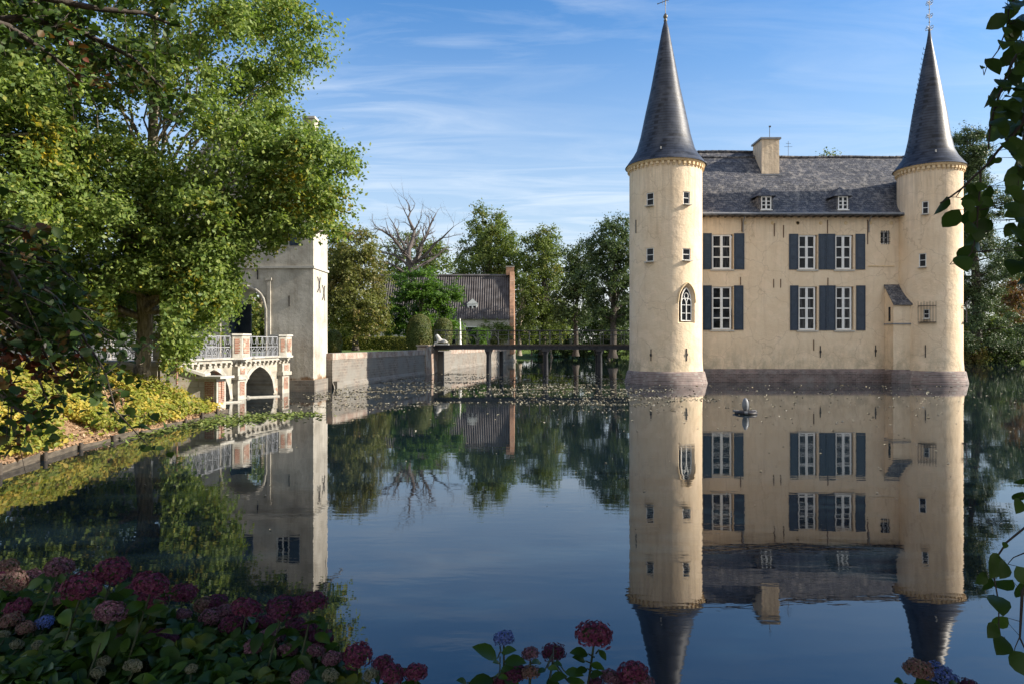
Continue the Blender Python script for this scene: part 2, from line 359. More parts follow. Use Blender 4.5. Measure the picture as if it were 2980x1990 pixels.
    MT['palewood'] = noisy('bleached_timber', (0.45, 0.43, 0.38), (0.58, 0.56, 0.50), 4, 0.85, 0.3)
    MT['steel'] = noisy('dark_painted_bridge_steel', (0.030, 0.032, 0.038), (0.050, 0.052, 0.06), 4, 0.5, 0.15)
    MT['railpaint'] = noisy('pale_painted_iron', (0.24, 0.25, 0.27), (0.36, 0.37, 0.40), 8, 0.5, 0.1)
    MT['canvas'] = noisy('white_canvas', (0.70, 0.69, 0.66), (0.78, 0.77, 0.74), 4, 0.8, 0.2, sc=(4, 4, 1))
    MT['statue'] = noisy('lichen_grey_stone', (0.40, 0.39, 0.36), (0.58, 0.57, 0.53), 10, 0.85, 0.4)
    MT['bark'] = noisy('grey_brown_bark', (0.15, 0.12, 0.09), (0.42, 0.36, 0.29), 6, 0.9, 1.0, 11, 0.09, sc=(2.6, 2.6, 0.45))
    MT['darkbark'] = noisy('dark_bark', (0.05, 0.04, 0.032), (0.09, 0.075, 0.06), 5, 0.9, 0.8, 14, 0.03, sc=(2, 2, 0.5))
    MT['dead'] = noisy('bleached_dead_wood', (0.075, 0.062, 0.058), (0.14, 0.12, 0.112), 4, 0.9, 0.5)
    MT['twig'] = noisy('dark_twig', (0.03, 0.024, 0.018), (0.06, 0.048, 0.035), 9, 0.8, 0.2)
    MT['lawn'] = noisy('lawn_grass', (0.075, 0.13, 0.025), (0.13, 0.20, 0.04), 0.7, 0.9, 0.5, 60, 0.03)
    MT['gravel'] = noisy('pale_gravel', (0.26, 0.25, 0.23), (0.36, 0.34, 0.31), 6, 0.95, 0.5, 60)
    # bank ground: soil, leaf litter, mown grass further from the edge
    m, nt, p = newmat('bank_soil_and_grass'); v = coords(nt)
    a = ramp(nt, noise(nt, v, 7, 7, 0.7), [(0.3, (0.13, 0.08, 0.045)), (0.5, (0.30, 0.19, 0.115)), (0.7, (0.42, 0.29, 0.18))])
    g = ramp(nt, noise(nt, v, 2.0, 5), [(0.3, (0.06, 0.10, 0.018)), (0.7, (0.15, 0.20, 0.035))])
    sp = nt.nodes.new('ShaderNodeSeparateXYZ'); nt.links.new(v, sp.inputs[0])
    ad = nt.nodes.new('ShaderNodeMath'); ad.operation = 'MULTIPLY_ADD'; nt.links.new(noise(nt, v, 0.9, 5), ad.inputs[0]); ad.inputs[1].default_value = 1.2; nt.links.new(sp.outputs[2], ad.inputs[2])
    mr = nt.nodes.new('ShaderNodeMapRange'); nt.links.new(ad.outputs[0], mr.inputs['Value']); mr.inputs['From Min'].default_value = 1.35; mr.inputs['From Max'].default_value = 1.8
    gp = nt.nodes.new('ShaderNodeMath'); gp.operation = 'GREATER_THAN'; nt.links.new(sp.outputs[1], gp.inputs[0]); gp.inputs[1].default_value = 33
    mxm = nt.nodes.new('ShaderNodeMath'); mxm.operation = 'MAXIMUM'; nt.links.new(gp.outputs[0], mxm.inputs[0]); nt.links.new(mr.outputs[0], mxm.inputs[1])
    c = mixc(nt, mxm.outputs[0], a, g)
    nt.links.new(c, p.inputs['Base Color']); p.inputs['Roughness'].default_value = 0.95; p.inputs['Specular IOR Level'].default_value = 0.1
    nt.links.new(bumpn(nt, noise(nt, v, 25, 5), 0.8, 0.05), p.inputs['Normal']); MT['ground'] = m
    # pond water
    m, nt, p = newmat('still_pond_water'); v = coords(nt)
    c = ramp(nt, noise(nt, v, 0.12, 3), [(0.35, (0.005, 0.012, 0.018)), (0.65, (0.008, 0.016, 0.022))])
    nt.links.new(c, p.inputs['Base Color']); p.inputs['Roughness'].default_value = 0.015; p.inputs['IOR'].default_value = 1.8
    p.inputs['Specular IOR Level'].default_value = 0.5
    n1 = bumpn(nt, noise(nt, coords(nt, scale=(0.5, 1.6, 1)), 0.7, 3, 0.5), 0.022, 0.10)
    rp = nt.nodes.new('ShaderNodeMapRange'); nt.links.new(noise(nt, coords(nt, scale=(0.5, 1.2, 1)), 0.16, 3), rp.inputs['Value']); rp.inputs['From Min'].default_value = .42; rp.inputs['From Max'].default_value = .66
    rp.inputs['To Min'].default_value = .008; rp.inputs['To Max'].default_value = .04
    b2 = nt.nodes.new('ShaderNodeBump'); nt.links.new(noise(nt, coords(nt, scale=(0.6, 1.8, 1)), 4.0, 3, 0.5), b2.inputs['Height']); nt.links.new(rp.outputs[0], b2.inputs['Strength']); b2.inputs['Distance'].default_value = .03; nt.links.new(n1, b2.inputs['Normal'])
    nt.links.new(b2.outputs[0], p.inputs['Normal']); MT['water'] = m
    # foliage
    MT['lime_leaf'] = leafy('lime_leaf', [(0.08, 0.135, 0.034), (0.14, 0.205, 0.05), (0.205, 0.27, 0.07), (0.29, 0.34, 0.10)], yellow=(0.40, 0.30, 0.03), yscale=0.6, ylo=0.71, yhi=0.83, trans=0.42)
    MT['dark_leaf'] = leafy('shaded_maple_leaf', [(0.03, 0.06, 0.014), (0.05, 0.09, 0.018), (0.07, 0.11, 0.022)], yellow=(0.13, 0.035, 0.018), yscale=0.9, ylo=0.68, yhi=0.78, trans=0.3)
    MT['beech_leaf'] = leafy('hanging_leaf', [(0.03, 0.06, 0.012), (0.045, 0.085, 0.018), (0.06, 0.11, 0.02)], trans=0.28, rough=0.42)
    MT['far_leaf'] = leafy('mid_green_leaf', [(0.09, 0.125, 0.038), (0.135, 0.18, 0.05), (0.19, 0.235, 0.065)], yellow=(0.20, 0.16, 0.04), yscale=0.3, ylo=0.66, yhi=0.82, trans=0.38)
    MT['brown_leaf'] = leafy('olive_turning_leaf', [(0.10, 0.115, 0.035), (0.15, 0.165, 0.048), (0.20, 0.20, 0.06)], yellow=(0.20, 0.125, 0.05), yscale=0.4, ylo=0.62, yhi=0.82, trans=0.35)
    MT['bright_leaf'] = leafy('fresh_green_leaf', [(0.05, 0.11, 0.018), (0.08, 0.155, 0.024), (0.12, 0.21, 0.034)], trans=0.4)
    MT['deep_leaf'] = leafy('deep_green_leaf', [(0.042, 0.065, 0.028), (0.065, 0.10, 0.038), (0.10, 0.135, 0.05)], yellow=(0.10, 0.10, 0.03), yscale=0.3, ylo=0.68, yhi=0.82, trans=0.3)
    MT['conifer'] = leafy('conifer_needles', [(0.045, 0.075, 0.035), (0.075, 0.11, 0.045), (0.11, 0.15, 0.055)], trans=0.15)
    MT['yew'] = leafy('clipped_yew', [(0.045, 0.065, 0.018), (0.065, 0.09, 0.022), (0.10, 0.115, 0.026)], big=(0.14, 0.12, 0.03), bigscale=0.8, trans=0.12)
    MT['ivy_leaf'] = leafy('yellow_green_ground_leaf', [(0.17, 0.21, 0.038), (0.25, 0.28, 0.045), (0.38, 0.36, 0.065), (0.12, 0.17, 0.035), (0.34, 0.20, 0.08)], yellow=(0.52, 0.40, 0.08), yscale=1.2, ylo=0.60, yhi=0.72, trans=0.4)
    MT['litter'] = leafy('fallen_brown_leaf', [(0.30, 0.18, 0.11), (0.42, 0.28, 0.18), (0.50, 0.38, 0.25), (0.34, 0.16, 0.09)], trans=0.1, rough=0.8)
    MT['weed'] = leafy('pond_weed', [(0.08, 0.12, 0.03), (0.14, 0.18, 0.04), (0.20, 0.22, 0.07)], trans=0.1)
    MT['fleck'] = leafy('floating_dry_leaf', [(0.26, 0.23, 0.15), (0.40, 0.37, 0.27), (0.30, 0.25, 0.15), (0.50, 0.47, 0.38)], trans=0.0, rough=0.7)
    MT['red_leaf'] = leafy('rusty_red_leaf', [(0.13, 0.06, 0.03), (0.18, 0.085, 0.035), (0.12, 0.10, 0.03)], trans=0.35)
    MT['hyd_leaf'] = leafy('hydrangea_leaf', [(0.018, 0.045, 0.009), (0.032, 0.075, 0.012), (0.055, 0.11, 0.016)], yellow=(0.14, 0.16, 0.02), yscale=3, ylo=0.66, yhi=0.8, trans=0.3, rough=0.38)
    for k, cs in {'magenta': [(0.08, 0.014, 0.042), (0.145, 0.025, 0.07), (0.20, 0.065, 0.10), (0.11, 0.015, 0.055)],
                  'mauve': [(0.11, 0.04, 0.07), (0.17, 0.075, 0.11), (0.24, 0.14, 0.165), (0.09, 0.025, 0.06)],
                  'purple': [(0.05, 0.012, 0.036), (0.085, 0.022, 0.058), (0.13, 0.042, 0.088), (0.10, 0.015, 0.045)],
                  'dusty': [(0.15, 0.095, 0.08), (0.23, 0.15, 0.13), (0.16, 0.06, 0.07), (0.19, 0.16, 0.11)],
                  'blue': [(0.05, 0.08, 0.28), (0.09, 0.15, 0.42), (0.17, 0.23, 0.52), (0.04, 0.06, 0.22)],
                  'cream': [(0.13, 0.135, 0.08), (0.19, 0.185, 0.12), (0.24, 0.23, 0.17), (0.09, 0.11, 0.06)]}.items():
        MT['petal_'+k] = leafy('hydrangea_petal_'+k, cs, trans=0.2, rough=0.7)
mk_materials()

# ------------------------------------------------------------------ ground and water
MOAT = [(-3.4, 3.6), (-1.0, 3.2), (0.5, 2.7), (4.0, 2.4), (30, 3), (80, 10), (95, 60), (60, 72), (22, 71), (16, 100), (-1, 101),
        (-1.5, 84), (-6.3, 60), (-9.6, 36), (-40, 36), (-40, 24.2), (-12.6, 24.0), (-11.0, 22.6), (-9.25, 22.3), (-9.2, 18), (-9.25, 14.5), (-8.9, 11.8), (-8.2, 9.4), (-6.6, 6.6), (-4.8, 4.6)]
def seg_dist(P, poly):
    P = np.asarray(P, float); n = len(poly); best = np.full(len(P), 1e9); inside = np.zeros(len(P), bool)
    for i in range(n):
        a = np.array(poly[i], float); b = np.array(poly[(i+1) % n], float); ab = b-a
        t = np.clip(((P-a)@ab)/(ab@ab), 0, 1); q = a+t[:, None]*ab
        best = np.minimum(best, np.hypot(*(P-q).T))
        cond = ((a[1] > P[:, 1]) != (b[1] > P[:, 1]))
        xi = a[0]+(P[:, 1]-a[1])/(b[1]-a[1]+1e-12)*(b[0]-a[0])
        inside ^= cond & (P[:, 0] < xi)
    return np.where(inside, -best, best)
def wob(x, y):
    return (np.sin(x*1.7+y*0.9)*0.5+np.sin(x*0.63-y*1.31+1.3)*0.7+np.sin(x*3.1+y*2.3)*0.2)
def gheight(x, y):
    x = np.atleast_1d(np.asarray(x, float)); y = np.atleast_1d(np.asarray(y, float))
    s = seg_dist(np.stack([x, y], 1), MOAT)
    left = (x < -5) & (y < 32) & (y > 8)
    t = np.clip(s/3.2, 0, 1); up = t*t*(3-2*t)
    zl = 0.08+1.30*up+0.05*wob(x, y)*np.clip(s, 0, 1)
    t2 = np.clip(s/2.0, 0, 1); zo = 0.06+0.55*t2*t2*(3-2*t2)+0.03*wob(x*.5, y*.5)
    t3 = np.clip((y-8)/4, 0, 1)
    z = np.where(left, zo*(1-t3)+zl*t3, zo)
    far = np.clip((np.hypot(x, y)-150)/400, 0, 1); z = z+far*1.2
    return np.where(s < 0, np.maximum(-1.3, -0.5+s*0.8), z)
def build_ground():
    def axis(a, lo, hi, f, c):
        v = list(np.arange(lo, hi+1e-6, f)); x = lo
        st = f
        while x > -900: st *= 1.22; x -= st; v.insert(0, x)
        x = hi; st = f
        while x < 900: st *= 1.22; x += st; v.append(x)
        return np.array(v)
    X = axis(0, -17, 5, 0.28, 0); Y = axis(0, 0, 26, 0.28, 0)
    gx, gy = np.meshgrid(X, Y); gz = gheight(gx.ravel(), gy.ravel())
    V = np.stack([gx.ravel(), gy.ravel(), gz], 1)
    nx = len(X); ny = len(Y)
    i, j = np.meshgrid(np.arange(nx-1), np.arange(ny-1)); a = (j*nx+i).ravel()
    F = np.stack([a, a+1, a+1+nx, a+nx], 1)
    o = fast_mesh('ground', V, F, MT['ground']); o.data.polygons.foreach_set('use_smooth', [True]*len(F))
    tag(o, 'earth and grass ground around the moat', kind='structure')
    w = MB(); w.quad((-60, -2, 0), (120, -2, 0), (120, 110, 0), (-60, 110, 0))
    tag(w.build('water', MT['water']), 'still moat water mirroring the castle and sky', kind='structure')
build_ground()

# ------------------------------------------------------------------ window, shutter and wall helpers
def window_unit(parent, x0, x1, z0, z1, y, cols, rows, fw=0.07, name='window', glass='glass', depth=0.10, label=None, reveal=0.0, sub=True):
    """white casement in the xz plane facing -y, front of its frame at y"""
    w = MB(); b = fw
    w.box(x0, x1, y, y+depth, z0, z0+b); w.box(x0, x1, y, y+depth, z1-b, z1)
    w.box(x0, x0+b, y, y+depth, z0+b, z1-b); w.box(x1-b, x1, y, y+depth, z0+b, z1-b)
    xi0, xi1, zi0, zi1 = x0+b, x1-b, z0+b, z1-b
    for i in range(1, cols):
        xm = xi0+(xi1-xi0)*i/cols; t = fw*0.85 if cols == 2 else fw*.35
        w.box(xm-t, xm+t, y+0.01, y+depth-.01, zi0, zi1)
    for j in range(1, rows):
        zm = zi0+(zi1-zi0)*j/rows; t = fw*0.42
        xs = [xi0]+[xi0+(xi1-xi0)*i/cols for i in range(1, cols)]+[xi1]
        tt = fw*0.85 if cols == 2 else fw*.35
        for k in range(cols):
            w.box(xs[k]+(tt if k else 0), xs[k+1]-(tt if k < cols-1 else 0), y+0.015, y+depth-.015, zm-t, zm+t)
    f = w.build(name, MT['white'], parent)
    if label: f['label'] = label
    g = MB(); g.box(xi0-.01, xi1+.01, y+depth*.55, y+depth*.55+.01, zi0-.01, zi1+.01)
    if sub:
        g.build('pane', MT[glass], f)
    else: g.build('pane', MT[glass], parent)
    return f
def shutter(parent, x0, x1, z0, z1, y, panels=3):
    w = MB(); r = 0.055; w.box(x0, x1, y+0.022, y+0.040, z0, z1)
    w.box(x0, x0+r, y, y+.022, z0, z1); w.box(x1-r, x1, y, y+.022, z0, z1)
    for j in range(panels+1):
        zm = z0+(z1-z0)*j/panels
        a = max(z0, zm-r*.6); b = min(z1, zm+r*.6)
        w.box(x0+r, x1-r, y, y+.022, a, b)
    for j in range(panels):       # raised field in each panel
        a = z0+(z1-z0)*j/panels+r*1.5; b = z0+(z1-z0)*(j+1)/panels-r*1.5
        w.box(x0+r*1.6, x1-r*1.6, y+.010, y+.022, a, b)
    for z in (z0+(z1-z0)*.15, z0+(z1-z0)*.85): w.box(x0+.02, x1-.02, y-.006, y, z-.02, z+.02)
    return w.build('shutter', MT['blue'], parent)
def hole_wall(w, us, vs, holes, mp, depth, smooth=False):
    """grid wall with rectangular holes (u0,u1,v0,v1[,skip_reveal]); mp(u,v,d)->xyz"""
    us = sorted(set([round(u, 5) for u in us]+[round(h[i], 5) for h in holes for i in (0, 1)]))
    vs = sorted(set([round(v, 5) for v in vs]+[round(h[i], 5) for h in holes for i in (2, 3)]))
    idx = {}; V = []; F = []
    def vi(i, j):
        if (i, j) not in idx: idx[(i, j)] = len(V); V.append(mp(us[i], vs[j], 0))
        return idx[(i, j)]
    for i in range(len(us)-1):
        for j in range(len(vs)-1):
            um = (us[i]+us[i+1])/2; vm = (vs[j]+vs[j+1])/2
            if any(h[0] < um < h[1] and h[2] < vm < h[3] for h in holes): continue
            F.append((vi(i, j), vi(i+1, j), vi(i+1, j+1), vi(i, j+1)))
    w.add(V, F, smooth)
    for h in holes:
        if len(h) > 4 and h[4]: continue
        u0, u1, v0, v1 = h[:4]; n = 4
        for k in range(n):
            a = u0+(u1-u0)*k/n; b = u0+(u1-u0)*(k+1)/n
            w.quad(mp(a, v0, 0), mp(b, v0, 0), mp(b, v0, depth), mp(a, v0, depth))
            w.quad(mp(a, v1, 0), mp(a, v1, depth), mp(b, v1, depth), mp(b, v1, 0))
        w.quad(mp(u0, v0, 0), mp(u0, v0, depth), mp(u0, v1, depth), mp(u0, v1, 0))
        w.quad(mp(u1, v0, 0), mp(u1, v1, 0), mp(u1, v1, depth), mp(u1, v0, depth))
def arch_curve(uc, half, spring, apex, n=14, kind='round'):
    pts = []
    for k in range(n+1):
        u = -1+2*k/n
        if kind == 'round': h = math.sqrt(max(0, 1-u*u))
        else:
            # two-centred pointed arch: circles of radius R centred beyond the middle
            R = 1.32; c = R-1
            h = math.sqrt(max(0, R*R-(abs(u)+c)**2))/math.sqrt(R*R-c*c)
        pts.append((uc+u*half, spring+(apex-spring)*h))
    return pts
def arch_fill(w, curve, u0, u1, v1, mp, smooth=False):
    """fill the wall between an arch curve and the rectangle top v1"""
    pts = curve
    for (a, za), (b, zb) in zip(pts[:-1], pts[1:]):
        w.quad(mp(a, za, 0), mp(b, zb, 0), mp(b, v1, 0), mp(a, v1, 0), smooth)
def arch_soffit(w, curve, vb, mp, depth):
    pts = [(curve[0][0], vb)]+curve+[(curve[-1][0], vb)]
    for (a, za), (b, zb) in zip(pts[:-1], pts[1:]):
        w.quad(mp(a, za, 0), mp(a, za, depth), mp(b, zb, depth), mp(b, zb, 0))

# ------------------------------------------------------------------ the castle
WY = 39.0
def iron_anchor(parent, x, z0, z1, y, knob=False, name='wall_anchor', mat='rust'):
    w = MB(); w.box(x-.022, x+.022, y-.03, y, z0, z1)
    if knob: w.box(x-.055, x+.055, y-.045, y-.03, (z0+z1)/2-.07, (z0+z1)/2+.07)
    return w.build(name, MT[mat], parent)

castle = thing('castle', 'cream plastered moated castle with two round slate-spired towers standing in the water', 'castle', (16, WY, 0))
def build_castle():
    X0, X1 = 8.9, 25.0; Y1 = 47.2; ZT = 9.5
    def wx(p): return atX(p, WY)
    def wz(p): return atZ(p, WY)
    wins = []   # photo pixel boxes: x0,x1,y0,y1,rows, [left shutter], [right shutter]
    big = [(2072.8, 2129, 682.3, 783, 3, (2046, 2070.9), (2135.9, 2165.8)),
           (2072.8, 2129, 834, 959, 4, (2046, 2070.9), (2135.9, 2163)),
           (2324, 2373.8, 684, 783.7, 3, (2296, 2322.5), (2382, 2403.8)),
           (2431.5, 2479, 684, 783.7, 3, (2404.8, 2430), (2489.7, 2517.3)),
           (2324.5, 2373.8, 834, 960, 4, (2299, 2323), (2384, 2404.6)),
           (2432.5, 2479.5, 834, 960, 4, (2405.6, 2431), (2491.5, 2518))]
    holes = []; w = MB()
    for b in big: holes.append((wx(b[0]), wx(b[1])+0.10, wz(b[3])+0.0, wz(b[2])))
    sm = (wx(2563), wx(2589), wz(710), wz(672.7)); holes.append(sm)
    hole_wall(w, [X0]+list(np.arange(9.5, 25, 1.2))+[X1], [0.6]+list(np.arange(1.5, 9, 1.0))+[ZT], holes, lambda u, v, d: (u, WY+d, v), 0.22)
    # the other three sides
    w.quad((X1, WY, .6), (X1, Y1, .6), (X1, Y1, ZT), (X1, WY, ZT)); w.quad((X1, Y1, .6), (X0, Y1, .6), (X0, Y1, ZT), (X1, Y1, ZT))
    w.quad((X0, Y1, .6), (X0, WY, .6), (X0, WY, ZT), (X0, Y1, ZT))
    w.build('facade', MT['cream'], castle)
    pl = MB(); zt = 0.71
    prof = [(0.22, -0.6), (0.22, 0.50), (0.13, 0.64), (0.0, zt+.03)]
    for (d0, z0), (d1, z1) in zip(prof[:-1], prof[1:]):
        pl.quad((X0, WY-d0, z0), (X1, WY-d0, z0), (X1, WY-d1, z1), (X0, WY-d1, z1))
        pl.quad((X0-d0, Y1, z0), (X0-d0, WY, z0), (X0-d1, WY, z1), (X0-d1, Y1, z1))
        pl.quad((X1+d0, WY, z0), (X1+d0, Y1, z0), (X1+d1, Y1, z1), (X1+d1, WY, z1))
        pl.quad((X1, Y1+d0, z0), (X0, Y1+d0, z0), (X0, Y1+d1, z1), (X1, Y1+d1, z1))
    pl.build('plinth', MT['plinth'], castle)
    for i, b in enumerate(big):
        x0, x1, z1, z0 = wx(b[0]), wx(b[1]), wz(b[2]), wz(b[3])
        window_unit(castle, x0, x1, z0+.004, z1-.004, WY+.07, 2, b[4], fw=0.085, glass='curtain' if i in (0, 4, 5) else 'glass')
        s = MB(); s.box(x0-.12, x1+.14, WY-.07, WY+.0, z0-.10, z0-.015); s.build('window_sill', MT['stone'], castle)
        for a, c in (b[5], b[6]): shutter(castle, wx(a), wx(c), z0-.02, z1+.06, WY-.045, 3)
    window_unit(castle, sm[0]+.003, sm[1]-.003, sm[2]+.003, sm[3]-.003, WY+.10, 2, 2, fw=0.05, label='small barred white window under the eaves')
    gb = MB()
    for k in range(4):
        x = sm[0]+(sm[1]-sm[0])*(k+.5)/4; gb.box(x-.012, x+.012, WY-.035, WY-.01, sm[2]-.03, sm[3]+.03)
    for k in range(3):
        z = sm[2]+(sm[3]-sm[2])*(k+.5)/3; gb.box(sm[0]-.04, sm[1]+.04, WY-.01, WY+.004, z-.012, z+.012)
    gb.build('window_grille', MT['iron'], castle)
    # iron anchors and ledge
    zA = lambda y: 600+y/2.6133
    for x, a, b, k in [(1780+990/2.6133, 95, 195, 0), (1780+1237/2.6133, 130, 230, 0), (1780+1307/2.6133, 145, 240, 0), (1780+980/2.6133, 540, 600, 0),
                       (1780+1232/2.6133, 555, 620, 0), (1780+1285/2.6133, 555, 620, 0), (2280+335/2.6133, 105, 208, 0), (2280+640/2.6133, 105, 290, 0),
                       (2280+338/2.6133, 545, 608, 0), (2280+230/2.6133, 1015, 1095, 0), (2280+280/2.6133, 1060, 1148, 1), (2280+700/2.6133, 1055, 1140, 1)]:
        iron_anchor(castle, wx(x), wz(zA(b)), wz(zA(a)), WY, k, mat='iron' if k else 'rust')
    s = MB(); s.box(wx(2526), wx(2602), WY-.035, WY, wz(776), wz(773)); s.build('ledge', MT['creamtrim'], castle)
    # small round vents under the eaves
    for px in (1780+1015/2.6133, 1780+1225/2.6133, 1780+1415/2.6133, 2280+110/2.6133, 2280+285/2.6133, 2280+475/2.6133, 2280+660/2.6133, 2280+820/2.6133):
        s = MB(); s.lathe([(0.0, 0.02), (.09, .02), (.11, 0)], 12)
        s.v = [(x+wx(px), WY-z-.002, y+wz(649)) for x, y, z in s.v]; s.build('vent_boss', MT['creamtrim'], castle)
    # eaves
    g = MB(); g.tube([(X0+1.2, WY-.45, ZT+.0), (22.6, WY-.45, ZT+.0)], .075, 8); g.build('gutter', MT['lead'], castle)
    g = MB()
    for x in np.arange(10.9, 22.6, .42): g.box(x-.045, x+.045, WY-.40, WY-.002, ZT-.15, ZT-.03)
    g.box(X0, 22.6, WY-.12, WY-.001, ZT-.03, ZT+.0); g.build('eaves_rafters', MT['darkbark'], castle)
    for px in (1780+990/2.6133+3, 2280+645/2.6133+1):
        d = MB(); d.tube([(wx(px), WY-.40, ZT-.06), (wx(px), WY-.05, ZT-.40), (wx(px), WY-.05, ZT-1.0)], .03, 6)
        d.build('downpipe', MT['lead'], castle)
    # main roof
    rnd = random.Random(4)
    def sl(t, zr, yr):   # front slope profile with a bell-cast foot
        y = 38.45+(yr-38.45)*t; base = (9.42+(zr-9.42)*t)
        return y, base-0.30*math.sin(PI*min(1, (y-38.45)/2.0))
    def section(xa, xb, zr, yr, name):
        m = MB(); nx = 22; nt_ = 16
        G = [[None]*(nt_+1) for _ in range(nx+1)]
        for i in range(nx+1):
            for j in range(nt_+1):
                x = xa+(xb-xa)*i/nx; y, z = sl(j/nt_, zr, yr)
                G[i][j] = (x, y, z+math.sin(x*1.1+j*.7)*.018+math.sin(x*2.7)*.012+(rnd.random()-.5)*.015)
        V = [p for r in G for p in r]
        m.add(V, [(i*(nt_+1)+j, (i+1)*(nt_+1)+j, (i+1)*(nt_+1)+j+1, i*(nt_+1)+j+1) for i in range(nx) for j in range(nt_)], True)
        yb = 2*yr-38.45
        m.quad((xb, yr, zr), (xa, yr, zr), (xa, yb, 9.42), (xb, yb, 9.42))
        m.add([(xb, 38.45, 9.42), (xb, yr, zr), (xb, yb, 9.42)], [(0, 2, 1)]); m.add([(xa, 38.45, 9.42), (xa, yr, zr), (xa, yb, 9.42)], [(0, 1, 2)])
        m.quad((xa, 38.46, 9.40), (xb, 38.46, 9.40), (xb, WY+.1, 9.40), (xa, WY+.1, 9.40))
        o = m.build(name, MT['slate'], castle)
        r = MB()
        x = xa
        while x < xb-.01:
            x2 = min(xb, x+.42); r.tube([(x, yr, zr+.02+math.sin(x*1.3)*.02), (x2-.01, yr, zr+.02+math.sin(x*1.3)*.02)], [.10, .085], 8); x = x2
        r.build('ridge_tiles', MT['slate'], o)
        return o
    ro = section(8.75, 25.1, 13.72, 42.45, 'roof')
    m = MB(); n = 14; xa_, xb_ = 8.75, 15.33; V = []
    for i in range(n+1):
        x = xa_+(xb_-xa_)*i/n; wv = math.sin(x*1.1)*.02
        V += [(x, 42.02, 13.27), (x, 42.86, 14.16+wv), (x, 43.6, 13.3)]
    m.add(V, [(i*3+j, (i+1)*3+j, (i+1)*3+j+1, i*3+j+1) for i in range(n) for j in range(2)], True)
    m.add([V[-3], V[-2], V[-1]], [(0, 2, 1)]); m.add([V[0], V[1], V[2]], [(0, 1, 2)])
    m.build('raised_ridge', MT['slate'], ro)
    m = MB(); x = xa_
    while x < xb_-.01:
        x2 = min(xb_, x+.42); m.tube([(x, 42.86, 14.18+math.sin(x*1.1)*.02), (x2-.01, 42.86, 14.18+math.sin(x*1.1)*.02)], [.10, .085], 8); x = x2
    m.build('ridge_tiles', MT['slate'], ro)
    # chimneys
    m = MB(); m.box(15.09, 16.15, 41.25, 42.75, 11.9, 14.50); ch = m.build('chimney', MT['cream'], castle)
    m = MB(); m.box(15.0, 16.24, 41.16, 42.84, 14.50, 14.60); m.build('chimney_cap', MT['lead'], ch)
    m = MB(); m.tube([(15.85, 42.0, 14.6), (15.85, 42.0, 15.55)], .018, 5); m.box(15.80, 15.93, 41.99, 42.01, 15.45, 15.55); m.build('antenna', MT['iron'], ch)
    m = MB(); m.box(15.0, 16.28, 41.1, 41.24, 12.28, 12.34); m.build('lead_flashing', MT['lead'], ch)
    m = MB(); m.box(25.0-.2, 25.0+.7, 43.6, 44.6, 12.3, 13.95); c2 = m.build('chimney', MT['cream'], castle)
    m = MB(); m.box(24.72, 25.78, 43.52, 44.68, 13.95, 14.03); m.build('chimney_cap', MT['lead'], c2)
    m = MB(); m.tube([(17.2, 42.5, 13.7), (17.2, 42.5, 14.75)], .012, 5); m.tube([(16.95, 42.5, 14.4), (17.45, 42.5, 14.4)], .01, 5)
    m.tube([(17.05, 42.5, 14.6), (17.35, 42.5, 14.6)], .01, 5); m.build('antenna', MT['iron'], castle)
    # dormers
    for p0, p1 in ((2215.7, 2244.7), (2439.6, 2467.8)):
        yd = 38.98; x0, x1 = atX(p0, yd), atX(p1, yd); z0, z1 = atZ(610, yd), atZ(572, yd); xc = (x0+x1)/2
        m = MB()
        m.add([(x0-.10, yd+.05, z0-.25), (x0-.10, yd+.05, z1+.04), (x0-.10, 40.9, z1+.04), (x0-.10, 40.9, z0-.25)], [(0, 1, 2, 3)])
        m.add([(x1+.10, yd+.05, z0-.25), (x1+.10, 40.9, z0-.25), (x1+.10, 40.9, z1+.04), (x1+.10, yd+.05, z1+.04)], [(0, 1, 2, 3)])
        m.quad((x0-.10, yd+.05, z0-.25), (x0, yd+.05, z0-.25), (x0, yd+.05, z1+.04), (x0-.10, yd+.05, z1+.04))
        m.quad((x1, yd+.05, z0-.25), (x1+.10, yd+.05, z0-.25), (x1+.10, yd+.05, z1+.04), (x1, yd+.05, z1+.04))
        # flared slate cheeks sweeping into the roof
        for sgn, xe in ((-1, x0-.10), (1, x1+.10)):
            m.add([(xe, yd+.06, z0-.2), (xe, yd+.06, z1), (xe+sgn*.42, 40.25, z1-.25), (xe+sgn*.30, 39.75, z0-.15)], [(0, 1, 2, 3)], True)
        d = m.build('dormer', MT['slate'], castle)
        m = MB(); e = .20; zt = z1+.62; ze = z1+.02
        A = [(x0-e-.05, yd-.12, ze), (x1+e+.05, yd-.12, ze), (x1+e+.25, 40.5, ze+.0), (x0-e-.25, 40.5, ze+.0)]
        R = [(xc, yd+.36, zt), (xc, 41.2, zt)]
        M1 = [((A[0][0]+xc*.9)/1.9, yd+.03, ze+.2)]
        m.add(A+R, [(0, 1, 4), (1, 2, 5, 4), (3, 0, 4, 5), (0, 3, 2, 1)])
        m.build('dormer_roof', MT['slate'], d)
        window_unit(castle, x0, x1, z0, z1, yd, 2, 3, fw=0.05, name='dormer_window')
        m = MB(); m.box(x0-.06, x1+.06, yd-.06, yd-.001, z0-.06, z0-.002); m.build('dormer_sill', MT['white'], d)
    # snow hooks: small pale studs on the slates
    for px in (2074, 2165, 2300): 
        m = MB(); y = 38.7; m.box(atX(px, y)-.03, atX(px, y)+.03, y-.06, y-.0, 9.66, 9.74); m.build('roof_hook', MT['lead'], castle)
    # the garderobe turret leaning on the right tower
    xa, xb, yf = 21.3, 22.32, 38.13; zl = atZ(942, yf); zt = atZ(884, yf)+.02; zw = atZ(834, WY)
    m = MB()
